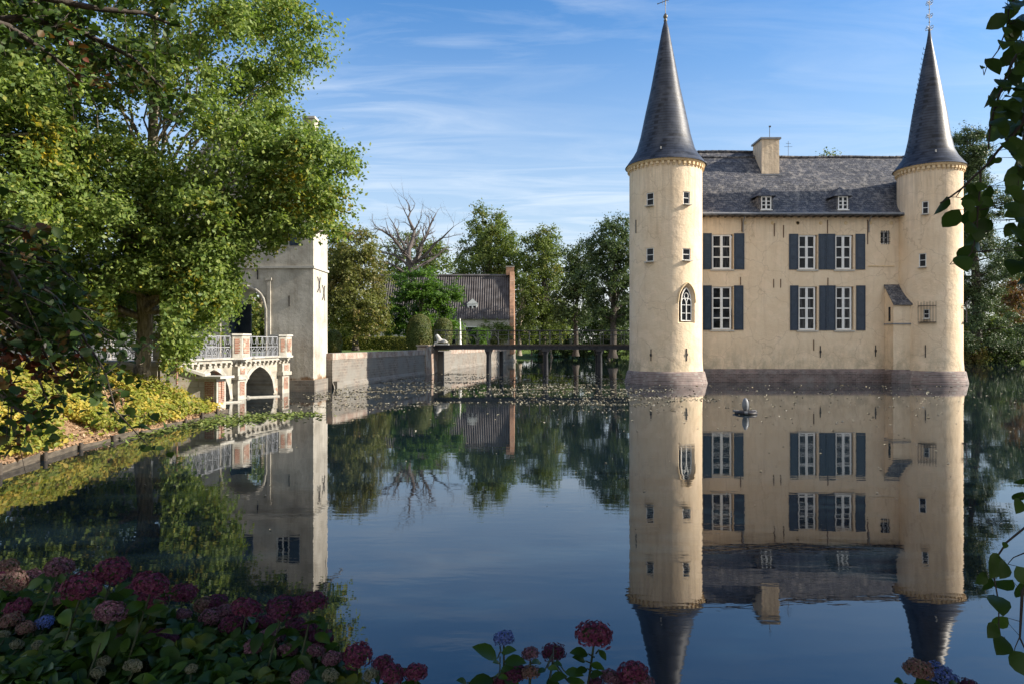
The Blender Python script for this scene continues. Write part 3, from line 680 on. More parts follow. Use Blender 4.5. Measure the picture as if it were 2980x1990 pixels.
    def sidew(x, flip):
        vs = [(x, yf, .6), (x, WY, .6), (x, WY, zw-.10), (x, yf, zt)]
        m.add(vs, [(0, 3, 2, 1) if flip else (0, 1, 2, 3)])
    sidew(xa, True); sidew(xb, False); m.quad((xa, yf, .6), (xb, yf, .6), (xb, yf, zt), (xa, yf, zt))
    g = m.build('garderobe', MT['cream'], castle)
    m = MB(); m.box(xa-.05, xb+.05, yf-.05, yf-.001, zl-.03, zl+.04); m.box(xa-.05, xa-.001, yf, WY-.001, zl-.03, zl+.04); m.build('string_course', MT['lead'], g)
    m = MB(); m.box(xa-.012, xa-.001, yf+.28, yf+.48, zl+.14, zl+.95); m.build('slit_window', MT['glass'], g)
    m = MB(); ov = .12
    m.add([(xa-.06, yf-ov, zt-.10), (xb+.24, yf-ov, zt-.10), (xb+.02, WY-.001, zw+.04), (xa-.06, WY-.001, zw+.04),
           (xa-.06, yf-ov, zt-.02), (xb+.24, yf-ov, zt-.02), (xb+.02, WY-.001, zw+.12), (xa-.06, WY-.001, zw+.12)],
          [(0, 1, 5, 4), (4, 5, 6, 7), (1, 2, 6, 5), (0, 4, 7, 3), (0, 3, 2, 1)])
    for k in range(8):     # ragged right verge
        t = k/8; x = xb+.24-.22*t; y = yf-ov+(WY-yf+ov)*t; z = zt-.02+(zw-zt+.14)*t
        m.box(x-.02, x+.09, y, y+.10, z-.05, z+.03)
    m.build('garderobe_roof', MT['slate'], g)
    m = MB()
    for (d0, z0), (d1, z1) in zip(prof[:-1], prof[1:]):
        m.quad((xa-d0, yf-d0, z0), (xb+d0, yf-d0, z0), (xb+d1, yf-d1, z1), (xa-d1, yf-d1, z1))
        m.quad((xa-d0, WY-.2, z0), (xa-d0, yf-d0, z0), (xa-d1, yf-d1, z1), (xa-d1, WY-.2, z1))
    m.build('garderobe_plinth', MT['plinth'], g)

    # ---- towers
    def tower(cx, cy, r, zc, spire, wins, anchors, gothic=None, cages=(), label=None, plr=0.29, finial='cross'):
        def hit(px):
            t = (px-1490)/FOC; a = t*t+1; b = -2*(t*cx+cy); c = cx*cx+cy*cy-r*r
            y = (-b-math.sqrt(b*b-4*a*c))/(2*a); return math.atan2(y-cy, t*y-cx), y
        def rz(z): return r+max(0, 1.5-z)**2*.07
        def mp(u, v, d): return (cx+(rz(v)-d)*math.cos(u), cy+(rz(v)-d)*math.sin(u), v)
        w = MB(); hs = []; units = []
        for (x0, x1, y0, y1) in wins:
            a0, ya = hit(x0); a1, yb = hit(x1); ym = (ya+yb)/2; hs.append((a0, a1, atZ(y1, ym), atZ(y0, ym)))
        H = list(hs)
        if gothic:
            ga0, ya = hit(gothic[0]); ga1, yb = hit(gothic[1]); ym = (ya+yb)/2; gz0, gz1 = atZ(gothic[3], ym), atZ(gothic[2], ym)
            H.append((ga0, ga1, gz0, gz1, True))
        us = list(np.linspace(-PI, PI, 73))
        hole_wall(w, us, list(np.arange(.6, zc, .5))+[zc], H, mp, 0.24, True)
        if gothic:
            gc = (ga0+ga1)/2; gh = (ga1-ga0)/2
            cur = arch_curve(gc, gh, gz0+(gz1-gz0)*.52, gz1-.02, 16, 'pointed')
            arch_fill(w, cur, ga0, ga1, gz1, mp, True); 
            # splayed reveal
            inner = [((a-gc)*.66+gc, gz0+.10+(z-gz0)*.86) for a, z in cur]
            o_ = [(cur[0][0], gz0)]+cur+[(cur[-1][0], gz0)]; i_ = [(inner[0][0], gz0+.10)]+inner+[(inner[-1][0], gz0+.10)]
            for k in range(len(o_)-1):
                w.quad(mp(*o_[k], 0), mp(*i_[k], .26), mp(*i_[k+1], .26), mp(*o_[k+1], 0))
            w.quad(mp(*o_[0], 0), mp(*o_[-1], 0), mp(*i_[-1], .26), mp(*i_[0], .26))
        tw = w.build('tower', MT['cream'], castle)
        if label: tw['label'] = label
        # plinth (own origin for the round brick bond)
        m = MB(); m.lathe([(r+plr+.08, -.6), (r+plr, .0), (r+.145, .60), (r+.11, .66), (r-.02, .71)], 72, cx, cy)
        m.build('tower_plinth', MT['plinthc'], tw)
        # cornice with corbels
        m = MB(); m.lathe([(r-.02, zc-.17), (r+.10, zc-.15), (r+.17, zc-.06), (r+.18, zc), (r-.1, zc+.01)], 72, cx, cy)
        n = 44
        for k in range(n):
            a = 2*PI*k/n; M_ = Matrix.Translation((cx, cy, 0)) @ Matrix.Rotation(a, 4, 'Z')
            m.box(r-.01, r+.11, -.07, .07, zc-.30, zc-.155, M_); m.box(r-.01, r+.05, -.05, .05, zc-.38, zc-.302, M_)
        m.build('cornice', MT['creamtrim'], tw)
        # spire (slate cone with bell-cast foot)
        m = MB(); m.lathe(spire+[(0.0, spire[-1][1]+.02)], 72, cx, cy); m.build('spire', MT['slatec'], tw)
        zt = spire[-1][1]
        m = MB()
        if finial == 'cross':
            m.lathe([(0.03, zt-.12), (.10, zt-.05), (.10, zt+.02), (.05, zt+.07), (.11, zt+.14), (.13, zt+.22), (.09, zt+.31), (.03, zt+.40)], 12, cx, cy)
            m.tube([(cx, cy, zt+.35), (cx, cy, 22.2)], .018, 6)
            zc_ = 21.45; dx, dy = .36, -.33
            m.tube([(cx-dx, cy-dy, zc_), (cx+dx, cy+dy, zc_)], .02, 6)
            m.tube([(cx, cy, 21.2), (cx, cy, 21.75)], .03, 6)
            for s in (-1, 1):
                m.tube([(cx+s*dx*.35, cy+s*dy*.35, zc_-.14), (cx+s*dx*.35, cy+s*dy*.35, zc_+.14)], .012, 5)
                m.lathe([(0, zc_-.05), (.045, zc_), (0, zc_+.05)], 8, cx+s*dx, cy+s*dy)
        else:
            m.lathe([(0.03, zt-.1), (.07, zt), (.07, zt+.05), (.02, zt+.12)], 10, cx, cy)
            m.tube([(cx, cy, zt), (cx, cy, zt+2.6)], .018, 6)
            for lev, R_, n_ in ((zt+.12, .30, 4), (zt+.82, .26, 4), (zt+1.55, .26, 4)):
                for k in range(n_):
                    a = 2*PI*k/n_+.4; c, s = math.cos(a), math.sin(a)
                    pts = []
                    for q in range(14):
                        ph = q/13*1.6*PI; rr = R_*.42*(1-q/22)
                        pts.append((cx+c*(R_*.55-math.cos(ph)*rr), cy+s*(R_*.55-math.cos(ph)*rr), lev+math.sin(ph)*rr))
                    m.tube(pts, .013, 5)
                    m.tube([(cx, cy, lev-.12), (cx+c*R_*.6, cy+s*R_*.6, lev-.02)], .012, 5)
            m.lathe([(0, zt+.42), (.05, zt+.47), (0, zt+.52)], 8, cx, cy); m.lathe([(0, zt+1.15), (.05, zt+1.2), (0, zt+1.25)], 8, cx, cy)
        m.build('finial', MT['gilt'], tw)
        # climbing hooks up the spire
        m = MB()
        if finial != 'cross':
            for k in range(22):
                t = k/22; z = spire[1][1]+.4+(zt-spire[1][1]-1.2)*t
                for (r0, z0), (r1, z1) in zip(spire[:-1], spire[1:]):
                    if z0 <= z <= z1: rr = r0+(r1-r0)*(z-z0)/(z1-z0)
                a = PI*1.02
                c, s = math.cos(a), math.sin(a)
                m.tube([(cx+c*rr, cy+s*rr, z), (cx+c*(rr+.11), cy+s*(rr+.11), z), (cx+c*(rr+.12), cy+s*(rr+.12), z+.12)], .014, 5)
            m.build('spire_hooks', MT['iron'], tw)
        m = MB(); a = -PI/2-.35; c, s = math.cos(a), math.sin(a); m.box(-.03, .03, -.05, .0, 0, .13, Matrix.Translation((cx+c*(spire[2][0]+.06), cy+s*(spire[2][0]+.06), spire[2][1]))); m.build('spire_stud', MT['stone'], tw)
        # windows in their reveals
        for i, (a0, a1, z0, z1) in enumerate(hs):
            p0 = Vector(mp(a0, 0, .19)); p1 = Vector(mp(a1, 0, .19)); p0.z = p1.z = 0
            ax = (p1-p0).normalized(); L_ = (p1-p0).length; yx = Vector((-ax.y, ax.x, 0))
            M_ = Matrix(((ax.x, yx.x, 0, p0.x), (ax.y, yx.y, 0, p0.y), (0, 0, 1, 0), (0, 0, 0, 1)))
            f = MB(); b = .045
            for q in ((0, L_, 0, .05, z0+.003, z0+b), (0, L_, 0, .05, z1-b, z1-.003), (0.002, b, 0, .05, z0+b, z1-b), (L_-b, L_-.002, 0, .05, z0+b, z1-b),
                      (b, L_-b, .01, .04, (z0+z1)/2-.015, (z0+z1)/2+.015)): f.box(*q, m=M_)
            f.build('tower_window', MT['white'], tw)
            g = MB(); g.box(b-.01, L_-b+.01, .026, .034, z0+b-.01, z1-b+.01, M_); g.build('tower_pane', MT['glass'], tw)
            s = MB(); s.box(-.02, L_+.02, -.24, -.0, z0-.05, z0+.002, M_); s.build('tower_sill', MT['stone'], tw)
        if gothic:
            p0 = Vector(mp(i_[0][0], 0, .24)); p1 = Vector(mp(i_[-1][0], 0, .24)); p0.z = p1.z = 0
            ax = (p1-p0).normalized(); L_ = (p1-p0).length; yx = Vector((-ax.y, ax.x, 0))
            M_ = Matrix(((ax.x, yx.x, 0, p0.x), (ax.y, yx.y, 0, p0.y), (0, 0, 1, 0), (0, 0, 0, 1)))
            zb = gz0+.10; zs = gz0+.10+(gz1-gz0)*.52*.86; za = gz0+.10+(gz1-.02-gz0)*.86
            cur2 = arch_curve(L_/2, L_/2, zs, za, 16, 'pointed')
            tp = lambda x, z, y=0.0: M_ @ Vector((x, y, z))
            g = MB(); poly = [(0, zb)]+cur2+[(L_, zb)]
            g.add([tp(x, z, .05) for x, z in poly], [tuple(range(len(poly)))]); g.build('gothic_pane', MT['glass'], tw)
            f = MB()
            f.tube([tp(x, z) for x, z in [(0.02, zb+.02)]+[(L_/2+(x-L_/2)*.96, z-.01) for x, z in cur2]+[(L_-.02, zb+.02), (.02, zb+.02)]], .035, 4, smooth=False)
            f.tube([tp(L_/2, zb), tp(L_/2, zs)], .032, 4)
            for zz in (zb+(zs-zb)*.45, zs-.08): f.tube([tp(0, zz), tp(L_, zz)], .018, 4)
            for s in (0, 1):     # two lancet heads and the Y-tracery above
                c0 = arch_curve(L_*(.25+.5*s), L_*.25, zs-.06, zs+.28, 8, 'pointed'); f.tube([tp(x, z) for x, z in c0], .026, 4)
            f.tube([tp(L_/2, zs), tp(L_*.30, zs+.42)], .024, 4); f.tube([tp(L_/2, zs), tp(L_*.70, zs+.42)], .024, 4)
            cc = (L_/2, zs+.42)
            f.tube([tp(cc[0]+.13*math.cos(q*PI/5), cc[1]+.15*math.sin(q*PI/5)) for q in range(11)], .018, 4)
            f.build('gothic_window', MT['white'], tw)
            hd = MB(); cur3 = arch_curve(gc, gh*1.05, gz0+(gz1-gz0)*.52, gz1+.05, 20, 'pointed')
            hd.tube([mp(a, z, -.03) for a, z in cur3], .045, 6); hd.build('hood_mould', MT['creamtrim'], tw)
        for (px, y0, y1, k) in anchors:
            a, yy = hit(px); z0, z1 = atZ(y1, yy), atZ(y0, yy)
            m = MB(); M_ = Matrix.Translation((cx, cy, 0)) @ Matrix.Rotation(a, 4, 'Z')
            rr = rz(z0)
            m.box(rr-.01, rr+.03, -.022, .022, z0, z1, M_)
            if k: m.box(rr+.03, rr+.045, -.055, .055, (z0+z1)/2-.07, (z0+z1)/2+.07, M_)
            m.build('tower_anchor', MT['iron'], tw)
        for (a, z0, z1, hw, win) in cages:
            M_ = Matrix.Translation((cx, cy, 0)) @ Matrix.Rotation(a, 4, 'Z'); rr = math.sqrt(r*r-hw*hw)
            m = MB(); n = 7
            for k in range(n):
                y = -hw+2*hw*k/(n-1); m.box(r+.13, r+.15, y-.010, y+.010, z0, z1+(.09 if k % 2 == 0 else .04), M_)
            for z in (z0, z1-.16): 
                m.box(r+.15, r+.165, -hw, hw, z-.018, z+.018, M_)
                for y in (-hw, hw): m.box(rr-.05, r+.15, y-.012, y+.012, z-.016, z+.016, M_)
            m.box(r-.05, r+.15, -hw, hw, z0-.0, z0+.012, M_)
            m.build('window_cage', MT['iron'], tw)
        return tw
    sp1 = [(2.24, 12.06), (2.02, 12.38), (1.83, 12.62), (1.61, 13.00), (1.39, 13.78), (1.11, 15.14), (.83, 16.41), (.56, 17.86), (.19, 19.85), (.06, 20.35)]
    tower(8.64, 38.44, 2.0, 12.1, sp1,
          [(1880, 1902.5, 721.7, 761.5), (1986.7, 2009.6, 723, 757.7), (1880.7, 1902.7, 560.8, 598.7), (1988.5, 2008, 557.5, 595)],
          [(1780+300/2.6133, 1015, 1049, 1), (1780+570/2.6133, 1013, 1049, 1), (1780+186/2.6133, 640, 679, 0)], gothic=(1974, 2022, 826, 940),
          label='thick round tower with pointed gothic window, beside the footbridge')
    sp2 = [(1.86, 12.02), (1.65, 12.30), (1.40, 12.66), (1.22, 13.05), (1.06, 13.80), (.86, 15.2), (.62, 16.6), (.36, 18.1), (.14, 19.3), (.05, 19.95)]
    tower(23.72, 38.8, 1.62, 12.05, sp2,
          [(2674, 2696, 737, 777), (2683, 2703, 585.6, 623), (2687.5, 2705.5, 900, 927)],
          [(2280+1080/2.6133, 1003, 1039, 0)], cages=[(math.radians(-125), 3.35, 4.40, .42, None), (math.radians(-38), 3.35, 4.40, .30, None)],
          label='slimmer round tower with scrolled iron finial and caged windows', plr=.26, finial='scroll')
build_castle()

# ------------------------------------------------------------------ foliage engine
def rnv(rng, n):
    v = rng.normal(size=(n, 3)); return v/np.linalg.norm(v, axis=1, keepdims=True)
def leaves(name, C, Nn, S, mat, parent=None, origin=None, shape='rhomb', rng=None, asp=0.62, T=None):
    """one small face (or folded pair of faces) per leaf; C centres, Nn normals, S sizes, T optional long axis"""
    rng = rng or np.random.default_rng(1); n = len(C)
    Nn = Nn/np.linalg.norm(Nn, axis=1, keepdims=True)
    if T is None: T = rnv(rng, n)
    T = T-(T*Nn).sum(1)[:, None]*Nn; T /= (np.linalg.norm(T, axis=1, keepdims=True)+1e-9)
    B = np.cross(Nn, T); S = np.asarray(S)[:, None]
    if shape == 'rhomb':
        P = np.stack([C-T*S*.5, C+B*S*asp*.5-T*S*.08, C+T*S*.5, C-B*S*asp*.5-T*S*.08], 1)
        return fast_mesh(name, P.reshape(-1, 3), np.arange(4*n).reshape(n, 4), mat, parent, origin)
    f = Nn*S*.10
    P = np.stack([C-T*S*.5, C-T*S*.2+B*S*asp*.44+f, C+T*S*.15+B*S*asp*.42+f, C+T*S*.5-f,
                  C+T*S*.15-B*S*asp*.42+f, C-T*S*.2-B*S*asp*.44+f], 1)
    k = (np.arange(n)*6)[:, None]
    F = np.concatenate([k+np.array([[0, 1, 2, 3]]), k+np.array([[0, 3, 4, 5]])], 0)
    return fast_mesh(name, P.reshape(-1, 3), F, mat, parent, origin)
def crown_clumps(rng, envs, n, shell=0.55, gap=None):
    w = np.array([e[6] if len(e) > 6 else e[3]*e[4]+e[3]*e[5] for e in envs], float); w /= w.sum()
    out = []
    while len(out) < n:
        e = envs[rng.choice(len(envs), p=w)]; d = rnv(rng, 1)[0]; r = rng.uniform(shell**3, 1)**(1/3.)
        p = np.array([e[0]+d[0]*e[3]*r, e[1]+d[1]*e[4]*r, e[2]+d[2]*e[5]*r])
        if gap is not None and rng.random() < gap(p): continue
        out.append((p, d))
    return out
def twig_leaves(rng, clumps, rc, nleaf, flat=0.65, per=11, upb=0.5, droop=0.12, gap=None):
    C = []; Nn = []
    for p, d in clumps:
        r = rc*rng.uniform(.55, 1.35); m = max(2, int(nleaf*(r/rc)**2/per*rng.uniform(.7, 1.3)))
        dirs = rnv(rng, m)+d*.45; dirs[:, 2] *= flat; dirs /= np.linalg.norm(dirs, axis=1, keepdims=True)
        L = r*rng.uniform(.45, 1.25, size=(m, 1))
        t = rng.uniform(.18, 1.0, size=(m, per))
        pos = p+dirs[:, None, :]*(L*t)[:, :, None]+rng.normal(size=(m, per, 3))*r*.085
        pos[:, :, 2] -= droop*L*t*t
        nn = rng.normal(size=(m, per, 3))*.55+np.array([0, 0, upb])+dirs[:, None, :]*.5
        C.append(pos.reshape(-1, 3)); Nn.append(nn.reshape(-1, 3))
    C = np.concatenate(C); Nn = np.concatenate(Nn)
    if gap is not None:
        keep = rng.random(len(C)) > np.array([gap(c) for c in C]); C = C[keep]; Nn = Nn[keep]
    return C, Nn
def limb_path(rng, a, b, k=5, wobble=.12):
    a = np.array(a, float); b = np.array(b, float); L = np.linalg.norm(b-a); pts = []
    for i in range(k+1):
        t = i/k; p = a+(b-a)*t; p = p+np.array([0, 0, 1])*L*.10*math.sin(PI*t)*(1 if t < 1 else 0)
        if 0 < i < k: p = p+rng.normal(size=3)*L*wobble*.35
        pts.append(tuple(p))
    return pts
def tree(name, label, cat, base, h_trunk, r0, envs, nclump, rc, nleaf, ls, mat, seed, bark='bark', shell=.55, flat=.65, nlimb=18, group=None,
         gap=None, shape='rhomb', lean=(0, 0), upb=.5, droop=.12, per=11, crown_name='crown', flare=1.5, top=None):
    rng = np.random.default_rng(seed)
    t = thing(name, label, cat, base, 0, group)
    cl = crown_clumps(rng, envs, nclump, shell, gap)
    C, Nn = twig_leaves(rng, cl, rc, nleaf, flat, per, upb, droop, gap)
    S = ls*rng.uniform(.65, 1.3, len(C))
    leaves(crown_name, C, Nn, S, MT[mat], t, shape=shape, rng=rng)
    w = MB(); bx, by, bz = base
    ctr = np.array([np.mean([c[0][0] for c in cl]), np.mean([c[0][1] for c in cl]), 0])
    topz = top or max(e[2]+e[5]*.55 for e in envs)
    def axis(z):
        f = min(1, max(0, (z-bz)/(topz-bz))); return np.array([bx+(ctr[0]-bx)*f*.8+lean[0]*f, by+(ctr[1]-by)*f*.8+lean[1]*f, z])
    zs = [bz-.25, bz, bz+.35, bz+h_trunk*.35, bz+h_trunk*.7, bz+h_trunk]+[bz+h_trunk+(topz-bz-h_trunk)*q for q in (.3, .6, .85, 1)]
    rs = [r0*flare*1.1, r0*flare, r0*1.12, r0, r0*.95, r0*.9, r0*.68, r0*.42, r0*.2, r0*.06]
    pts = [axis(z)+np.array([math.sin(z*1.3+seed)*.06, math.cos(z*1.1+seed)*.06, 0])*min(1, max(0, (z-bz)/2)) for z in zs]
    w.tube(pts, rs, 12)
    idx = rng.choice(len(cl), min(nlimb, len(cl)), replace=False)
    for i in idx:
        c = cl[i][0]; hz = bz+h_trunk*rng.uniform(.75, 1.0)+(max(0, c[2]-bz-h_trunk))*rng.uniform(.25, .55)
        hz = min(hz, topz*.9+bz*.1); a = axis(hz); rr = r0*(.40 if hz < bz+h_trunk*1.3 else .24)
        P = limb_path(rng, a, c, 5); w.tube(P, [rr*(1-.17*q) for q in range(6)], 6)
    w.build('trunk', MT[bark], t)
    return t, cl

# ------------------------------------------------------------------ the island: lawn, retaining walls
A0 = (-8.80, 33.4); A1 = (-5.5, 49.6)     # outer face of the near retaining wall
tag(MB().prism([(-8.85, 33.5), (-5.8, 49.8), (-5.9, 57), (.1, 82), (.1, 96), (-60, 96), (-60, 34.3), (-16, 34.3), (-16, 33.5)], -1.2, 1.60).build('lawn', MT['lawn']), 'mown lawn on the walled island', kind='structure')
tag(MB().prism([(-12.9, 29.0), (-11.4, 29.0), (-11.4, 37), (-14, 44), (-30, 48), (-30, 46), (-16, 42), (-12.9, 36)], 1.45, 1.604+.02).build('path', MT['gravel']), 'pale gravel path through the gate', kind='structure')
def retaining(name, label, a, b, ztop, thick, course=.32, cap=None, z0=-.8):
    a = Vector((a[0], a[1], 0)); b = Vector((b[0], b[1], 0)); L = (b-a).length; rz = math.atan2(b.y-a.y, b.x-a.x)
    t = thing(name, label, 'wall', a, rz)
    rnd = random.Random(7); m = MB(); n = int(L/.8)
    V = []; F = []
    zz = [z0, .0, .12, .3, .8, ztop-course]
    for i in range(n+1):
        for j, z in enumerate(zz):
            V.append((L*i/n, -(-.035*(rnd.random()-.5))-(.10 if z < .15 else 0), z))
    k = len(zz); m.add(V, [(i*k+j, (i+1)*k+j, (i+1)*k+j+1, i*k+j+1) for i in range(n) for j in range(k-1)])
    m.box(0, L, .02, thick, z0, ztop-course)
    m.build('wall', MT['retain'], t, local=True)
    m = MB(); m.box(0, L, -.03, thick, ztop-course+.002, ztop); m.build('brick_course', MT['topcourse'], t, local=True)
    return t, L
t, L = retaining('retaining_wall', 'old brick and stone retaining wall running from the gatehouse tower back to the footbridge', A0, A1, 1.72, .5)
m = MB(); m.box(L-2.6, L+.1, -.10, .55, -.8, 1.98); m.box(L-2.7, L+.2, -.16, .6, 1.982, 2.06); m.build('abutment', MT['topcourse'], t, local=True)
m = MB(); m.box(.1, .8, -.22, -.04, -.8, .35); m.build('buttress', MT['retain'], t, local=True)
retaining('retaining_wall', 'paler farther retaining wall below the cottage, beyond the footbridge', (-5.2, 56), (.45, 82.3), 1.62, .5)
tag(MB().box(-5.9, -5.0, 49.7, 56.2, -.8, 1.6).build('quay_wall', MT['retain'], None, (-5.5, 53, 0)), 'short shadowed brick wall under the footbridge landing', 'wall')

# ------------------------------------------------------------------ steel footbridge to the castle
def footbridge():
    t = thing('footbridge', 'dark steel footbridge with slim railing crossing the moat to the castle', 'bridge', (-5.6, 49.3, 0))
    xa, xb = -5.6, 9.6; y0, y1 = 48.6, 50.1; zt = 2.10
    m = MB(); m.box(xa, xb, y0+.12, y1-.12, zt-.10, zt); m.build('deck', MT['wood'], t)
    for y in (y0, y1-.12):
        m = MB(); m.box(xa, xb, y, y+.115, zt-.34, zt-.12); m.box(xa, xb, y-.04, y+.16, zt-.12, zt-.10); m.box(xa, xb, y-.04, y+.16, zt-.36, zt-.34)
        m.build('girder', MT['steel'], t)
    for px in (1422, 1588, 1744):
        x = atX(px, 49)
        m = MB()
        for y in (y0+.1, y1-.2):
            m.tube([(x, y, -.9), (x, y, 1.35), (x, y, 1.62)], [.19, .16, .26], 10)
            m.box(x-.28, x+.28, y-.2, y+.2, 1.62, zt-.37)
        if px == 1422:
            m.tube([(x+.9, y1-.2, -.9), (x+.9, y1-.2, 1.6)], [.15, .15], 8)
        m.box(x-.12, x+.12, y0+.1, y1-.2, 1.35, 1.6); m.build('pier', MT['steel'], t)
    for y in (y0+.03, y1-.09):
        m = MB(); n = 20
        for k in range(n+1):
            x = xa+.1+(xb-xa-.2)*k/n; m.tube([(x, y+.03, zt), (x, y+.03, zt+.98)], .018, 5)
        for z in (.35, .66, .98): m.tube([(xa+.1, y+.03, zt+z), (xb-.1, y+.03, zt+z)], .014 if z < .9 else .022, 5)
        for k in range(3):
            x = -2.9+k*.8; m.tube([(x+.35*math.cos(a), y+.03, zt+.02+.62*math.sin(a)) for a in np.linspace(0, PI, 11)], .016, 5)
        m.build('railing', MT['steel'], t)
    return t
footbridge()

# ------------------------------------------------------------------ gatehouse
def gatehouse():
    ang = math.radians(-2.0)
    cx, cy = -9.17, 31.5
    t = thing('gatehouse', 'tall grey plastered gatehouse with arched passage, half hidden behind the big lime tree', 'gatehouse', (cx, cy, 0), PI+ang)
    # local +x runs left along the front, local y points back towards the camera => use negative y for depth
    Wd = 6.5; D = 2.15
    def mpf(u, v, d): return (u, -d, v)
    m = MB(); c = MT['grey']
    arc0, arc1 = 2.28, 4.25; spring = 3.75; apex = 4.75; zs = 5.72
    # front below the string course
    def face(dd, flip=1):
        mp = lambda u, v, d: (u, -dd-flip*d, v)
        cur = arch_curve((arc0+arc1)/2, (arc1-arc0)/2, spring, apex, 18, 'round')
        m.quad(mp(0, -.8, 0), mp(arc0, -.8, 0), mp(arc0, zs, 0), mp(0, zs, 0)); m.quad(mp(arc1, -.8, 0), mp(Wd, -.8, 0), mp(Wd, zs, 0), mp(arc1, zs, 0))
        m.quad(mp(arc0, -.8, 0), mp(arc1, -.8, 0), mp(arc1, 1.55, 0), mp(arc0, 1.55, 0)); arch_fill(m, cur, arc0, arc1, zs, mp); return cur
    cur = face(0); face(D)
    arch_soffit(m, cur, 1.55, lambda u, v, d: (u, -d, v), D)
    wl = [(2.28, 3.02, 6.75, 7.85)]
    wins = [(1.15, 1.75, 6.75, 7.85), (3.3, 4.15, 6.75, 7.85), (3.4, 4.0, 8.35, 8.95), (1.2, 1.75, 8.35, 8.95)]
    hole_wall(m, [0, Wd], [zs, 9.4], wins, mpf, .25)
    m.quad((0, -D, zs), (Wd, -D, zs), (Wd, -D, 9.4), (0, -D, 9.4))
    for x in (0, Wd): m.quad((x, 0, -.8), (x, -D, -.8), (x, -D, 9.4), (x, 0, 9.4))
    m.build('wall', c, t, local=True)
    m = MB(); m.box(-.06, Wd+.06, .0, .07, zs-.06, zs+.05); m.box(-.07, -.0, -D-.02, 0, zs-.06, zs+.05); m.build('string_course', MT['stone'], t, local=True)
    m = MB()
    for x in (1.98, 4.38): m = MB(); m.box(x, x+.17, .0, .07, 1.6, 5.10); m.box(x-.06, x+.23, .0, .11, 5.10, 5.22); m.build('pilaster', MT['grey'], t, local=True)
    m = MB(); m.box(-.09, Wd, .0, .09, -.8, .52); m.box(-.10, -.0, -D, 0, -.8, .52); m.build('footing', MT['retain'], t, local=True)
    # arch surround
    m = MB(); cc = arch_curve((arc0+arc1)/2, (arc1-arc0)/2+.10, spring, apex+.1, 18, 'round'); m.tube([(u, .03, v) for u, v in [(cc[0][0], 1.6)]+cc+[(cc[-1][0], 1.6)]], .07, 6)
    m.build('arch_moulding', MT['lime'], t, local=True)
    m = MB(); m.box(arc1-.02, arc1-.09, -.7, -1.75, 1.63, 4.1); m.box(3.6, 4.2, -1.62, -1.70, 1.63, 4.1)
    for z in (1.9, 2.6, 3.3): m.box(3.62, 4.18, -1.60, -1.62, z, z+.10)
    m.build('gate_leaf', MT['blue'], t, local=True)
    for (a, b, z0, z1) in wins:
        f = MB(); w = .06
        for q in ((a, b, z0, z0+w), (a, b, z1-w, z1), (a, a+w, z0+w, z1-w), (b-w, b, z0+w, z1-w), ((a+b)/2-.03, (a+b)/2+.03, z0+w, z1-w), (a+w, (a+b)/2-.03, (z0+z1)/2-.02, (z0+z1)/2+.02), ((a+b)/2+.03, b-w, (z0+z1)/2-.02, (z0+z1)/2+.02)):
            f.box(q[0], q[1], -.14, -.09, q[2]+.002, q[3]-.002)
        wo = f.build('window', MT['white'], t, local=True)
        g = MB(); g.box(a, b, -.125, -.115, z0+.003, z1-.003); g.build('pane', MT['glass'], wo, local=True)
        if z0 < 8:
            for x0, x1 in (((a-.52, a-.05),) if a < 2 else ((a-.48, a-.05), (b+.05, b+.48))):
                s = MB(); s.box(x0, x1, .0, .04, z0-.03, z1+.03); s.box(x0+.05, x1-.05, .04, .05, z0+.05, (z0+z1)/2-.03); s.box(x0+.05, x1-.05, .04, .05, (z0+z1)/2+.03, z1-.05)
                s.build('shutter', MT['blue'], t, local=True)
    m = MB()
    # fish-shaped iron anchors on the sunlit side and slits on the front
    for y, z in ((-.75, 4.95), (-1.45, 4.62)):
        for s in (-1, 1):
            m.tube([(-.03, y+s*.20, z+.36), (-.05, y+s*.05, z+.14), (-.05, y+s*.02, z), (-.05, y+s*.05, z-.14), (-.03, y+s*.20, z-.36)], .019, 5)
        m.build('wall_anchor', MT['iron'], t, local=True); m = MB()
    for x, z0, z1 in ((1.12, 3.9, 4.4), (2.6, 5.15, 5.6)):
        m = MB(); m.box(x-.02, x+.02, .0, .03, z0, z1); m.build('wall_anchor', MT['iron'], t, local=True)
    # hipped slate roof
    m = MB(); e = .22; zr = 12.1; z0 = 9.35
    P = [(-e, e, z0), (Wd+e, e, z0), (Wd+e, -D-e, z0), (-e, -D-e, z0), (.7, -D/2, zr), (Wd-1.2, -D/2, zr)]
    m.add(P, [(0, 4, 5, 1), (1, 5, 2), (2, 5, 4, 3), (3, 4, 0), (0, 1, 2, 3)]); r = m.build('roof', MT['slate'], t, local=True)
    m = MB(); m.box(.25, .75, -1.5, -.85, 10.2, 12.85); ch = m.build('chimney', MT['grey'], r, local=True)
    m = MB(); m.box(.19, .81, -1.56, -.79, 12.852, 12.95); m.build('chimney_cap', MT['stone'], r, local=True)
    m = MB(); m.tube([(0.0, -1.9, 9.3), (-.35, -1.9, 9.18), (-.62, -1.9, 9.0), (-.8, -1.9, 8.75)], [.05, .045, .04, .07], 7); m.build('rain_spout', MT['lead'], t, local=True)
    # lower wing to the left
    m = MB(); m.box(Wd+.002, Wd+9, -3.5, -.35, -.8, 4.3); m.build('side_wing', MT['grey'], t, local=True)
    m = MB(); P = [(Wd+.002, .0, 4.25), (Wd+9.2, .0, 4.25), (Wd+9.2, -1.9, 6.6), (Wd+.002, -1.9, 6.6), (Wd+9.2, -3.8, 4.25), (Wd+.002, -3.8, 4.25)]
    m.add(P, [(0, 1, 2, 3), (3, 2, 4, 5), (0, 5, 4, 1), (1, 4, 2), (0, 3, 5)]); m.build('wing_roof', MT['slate'], t, local=True)
gatehouse()

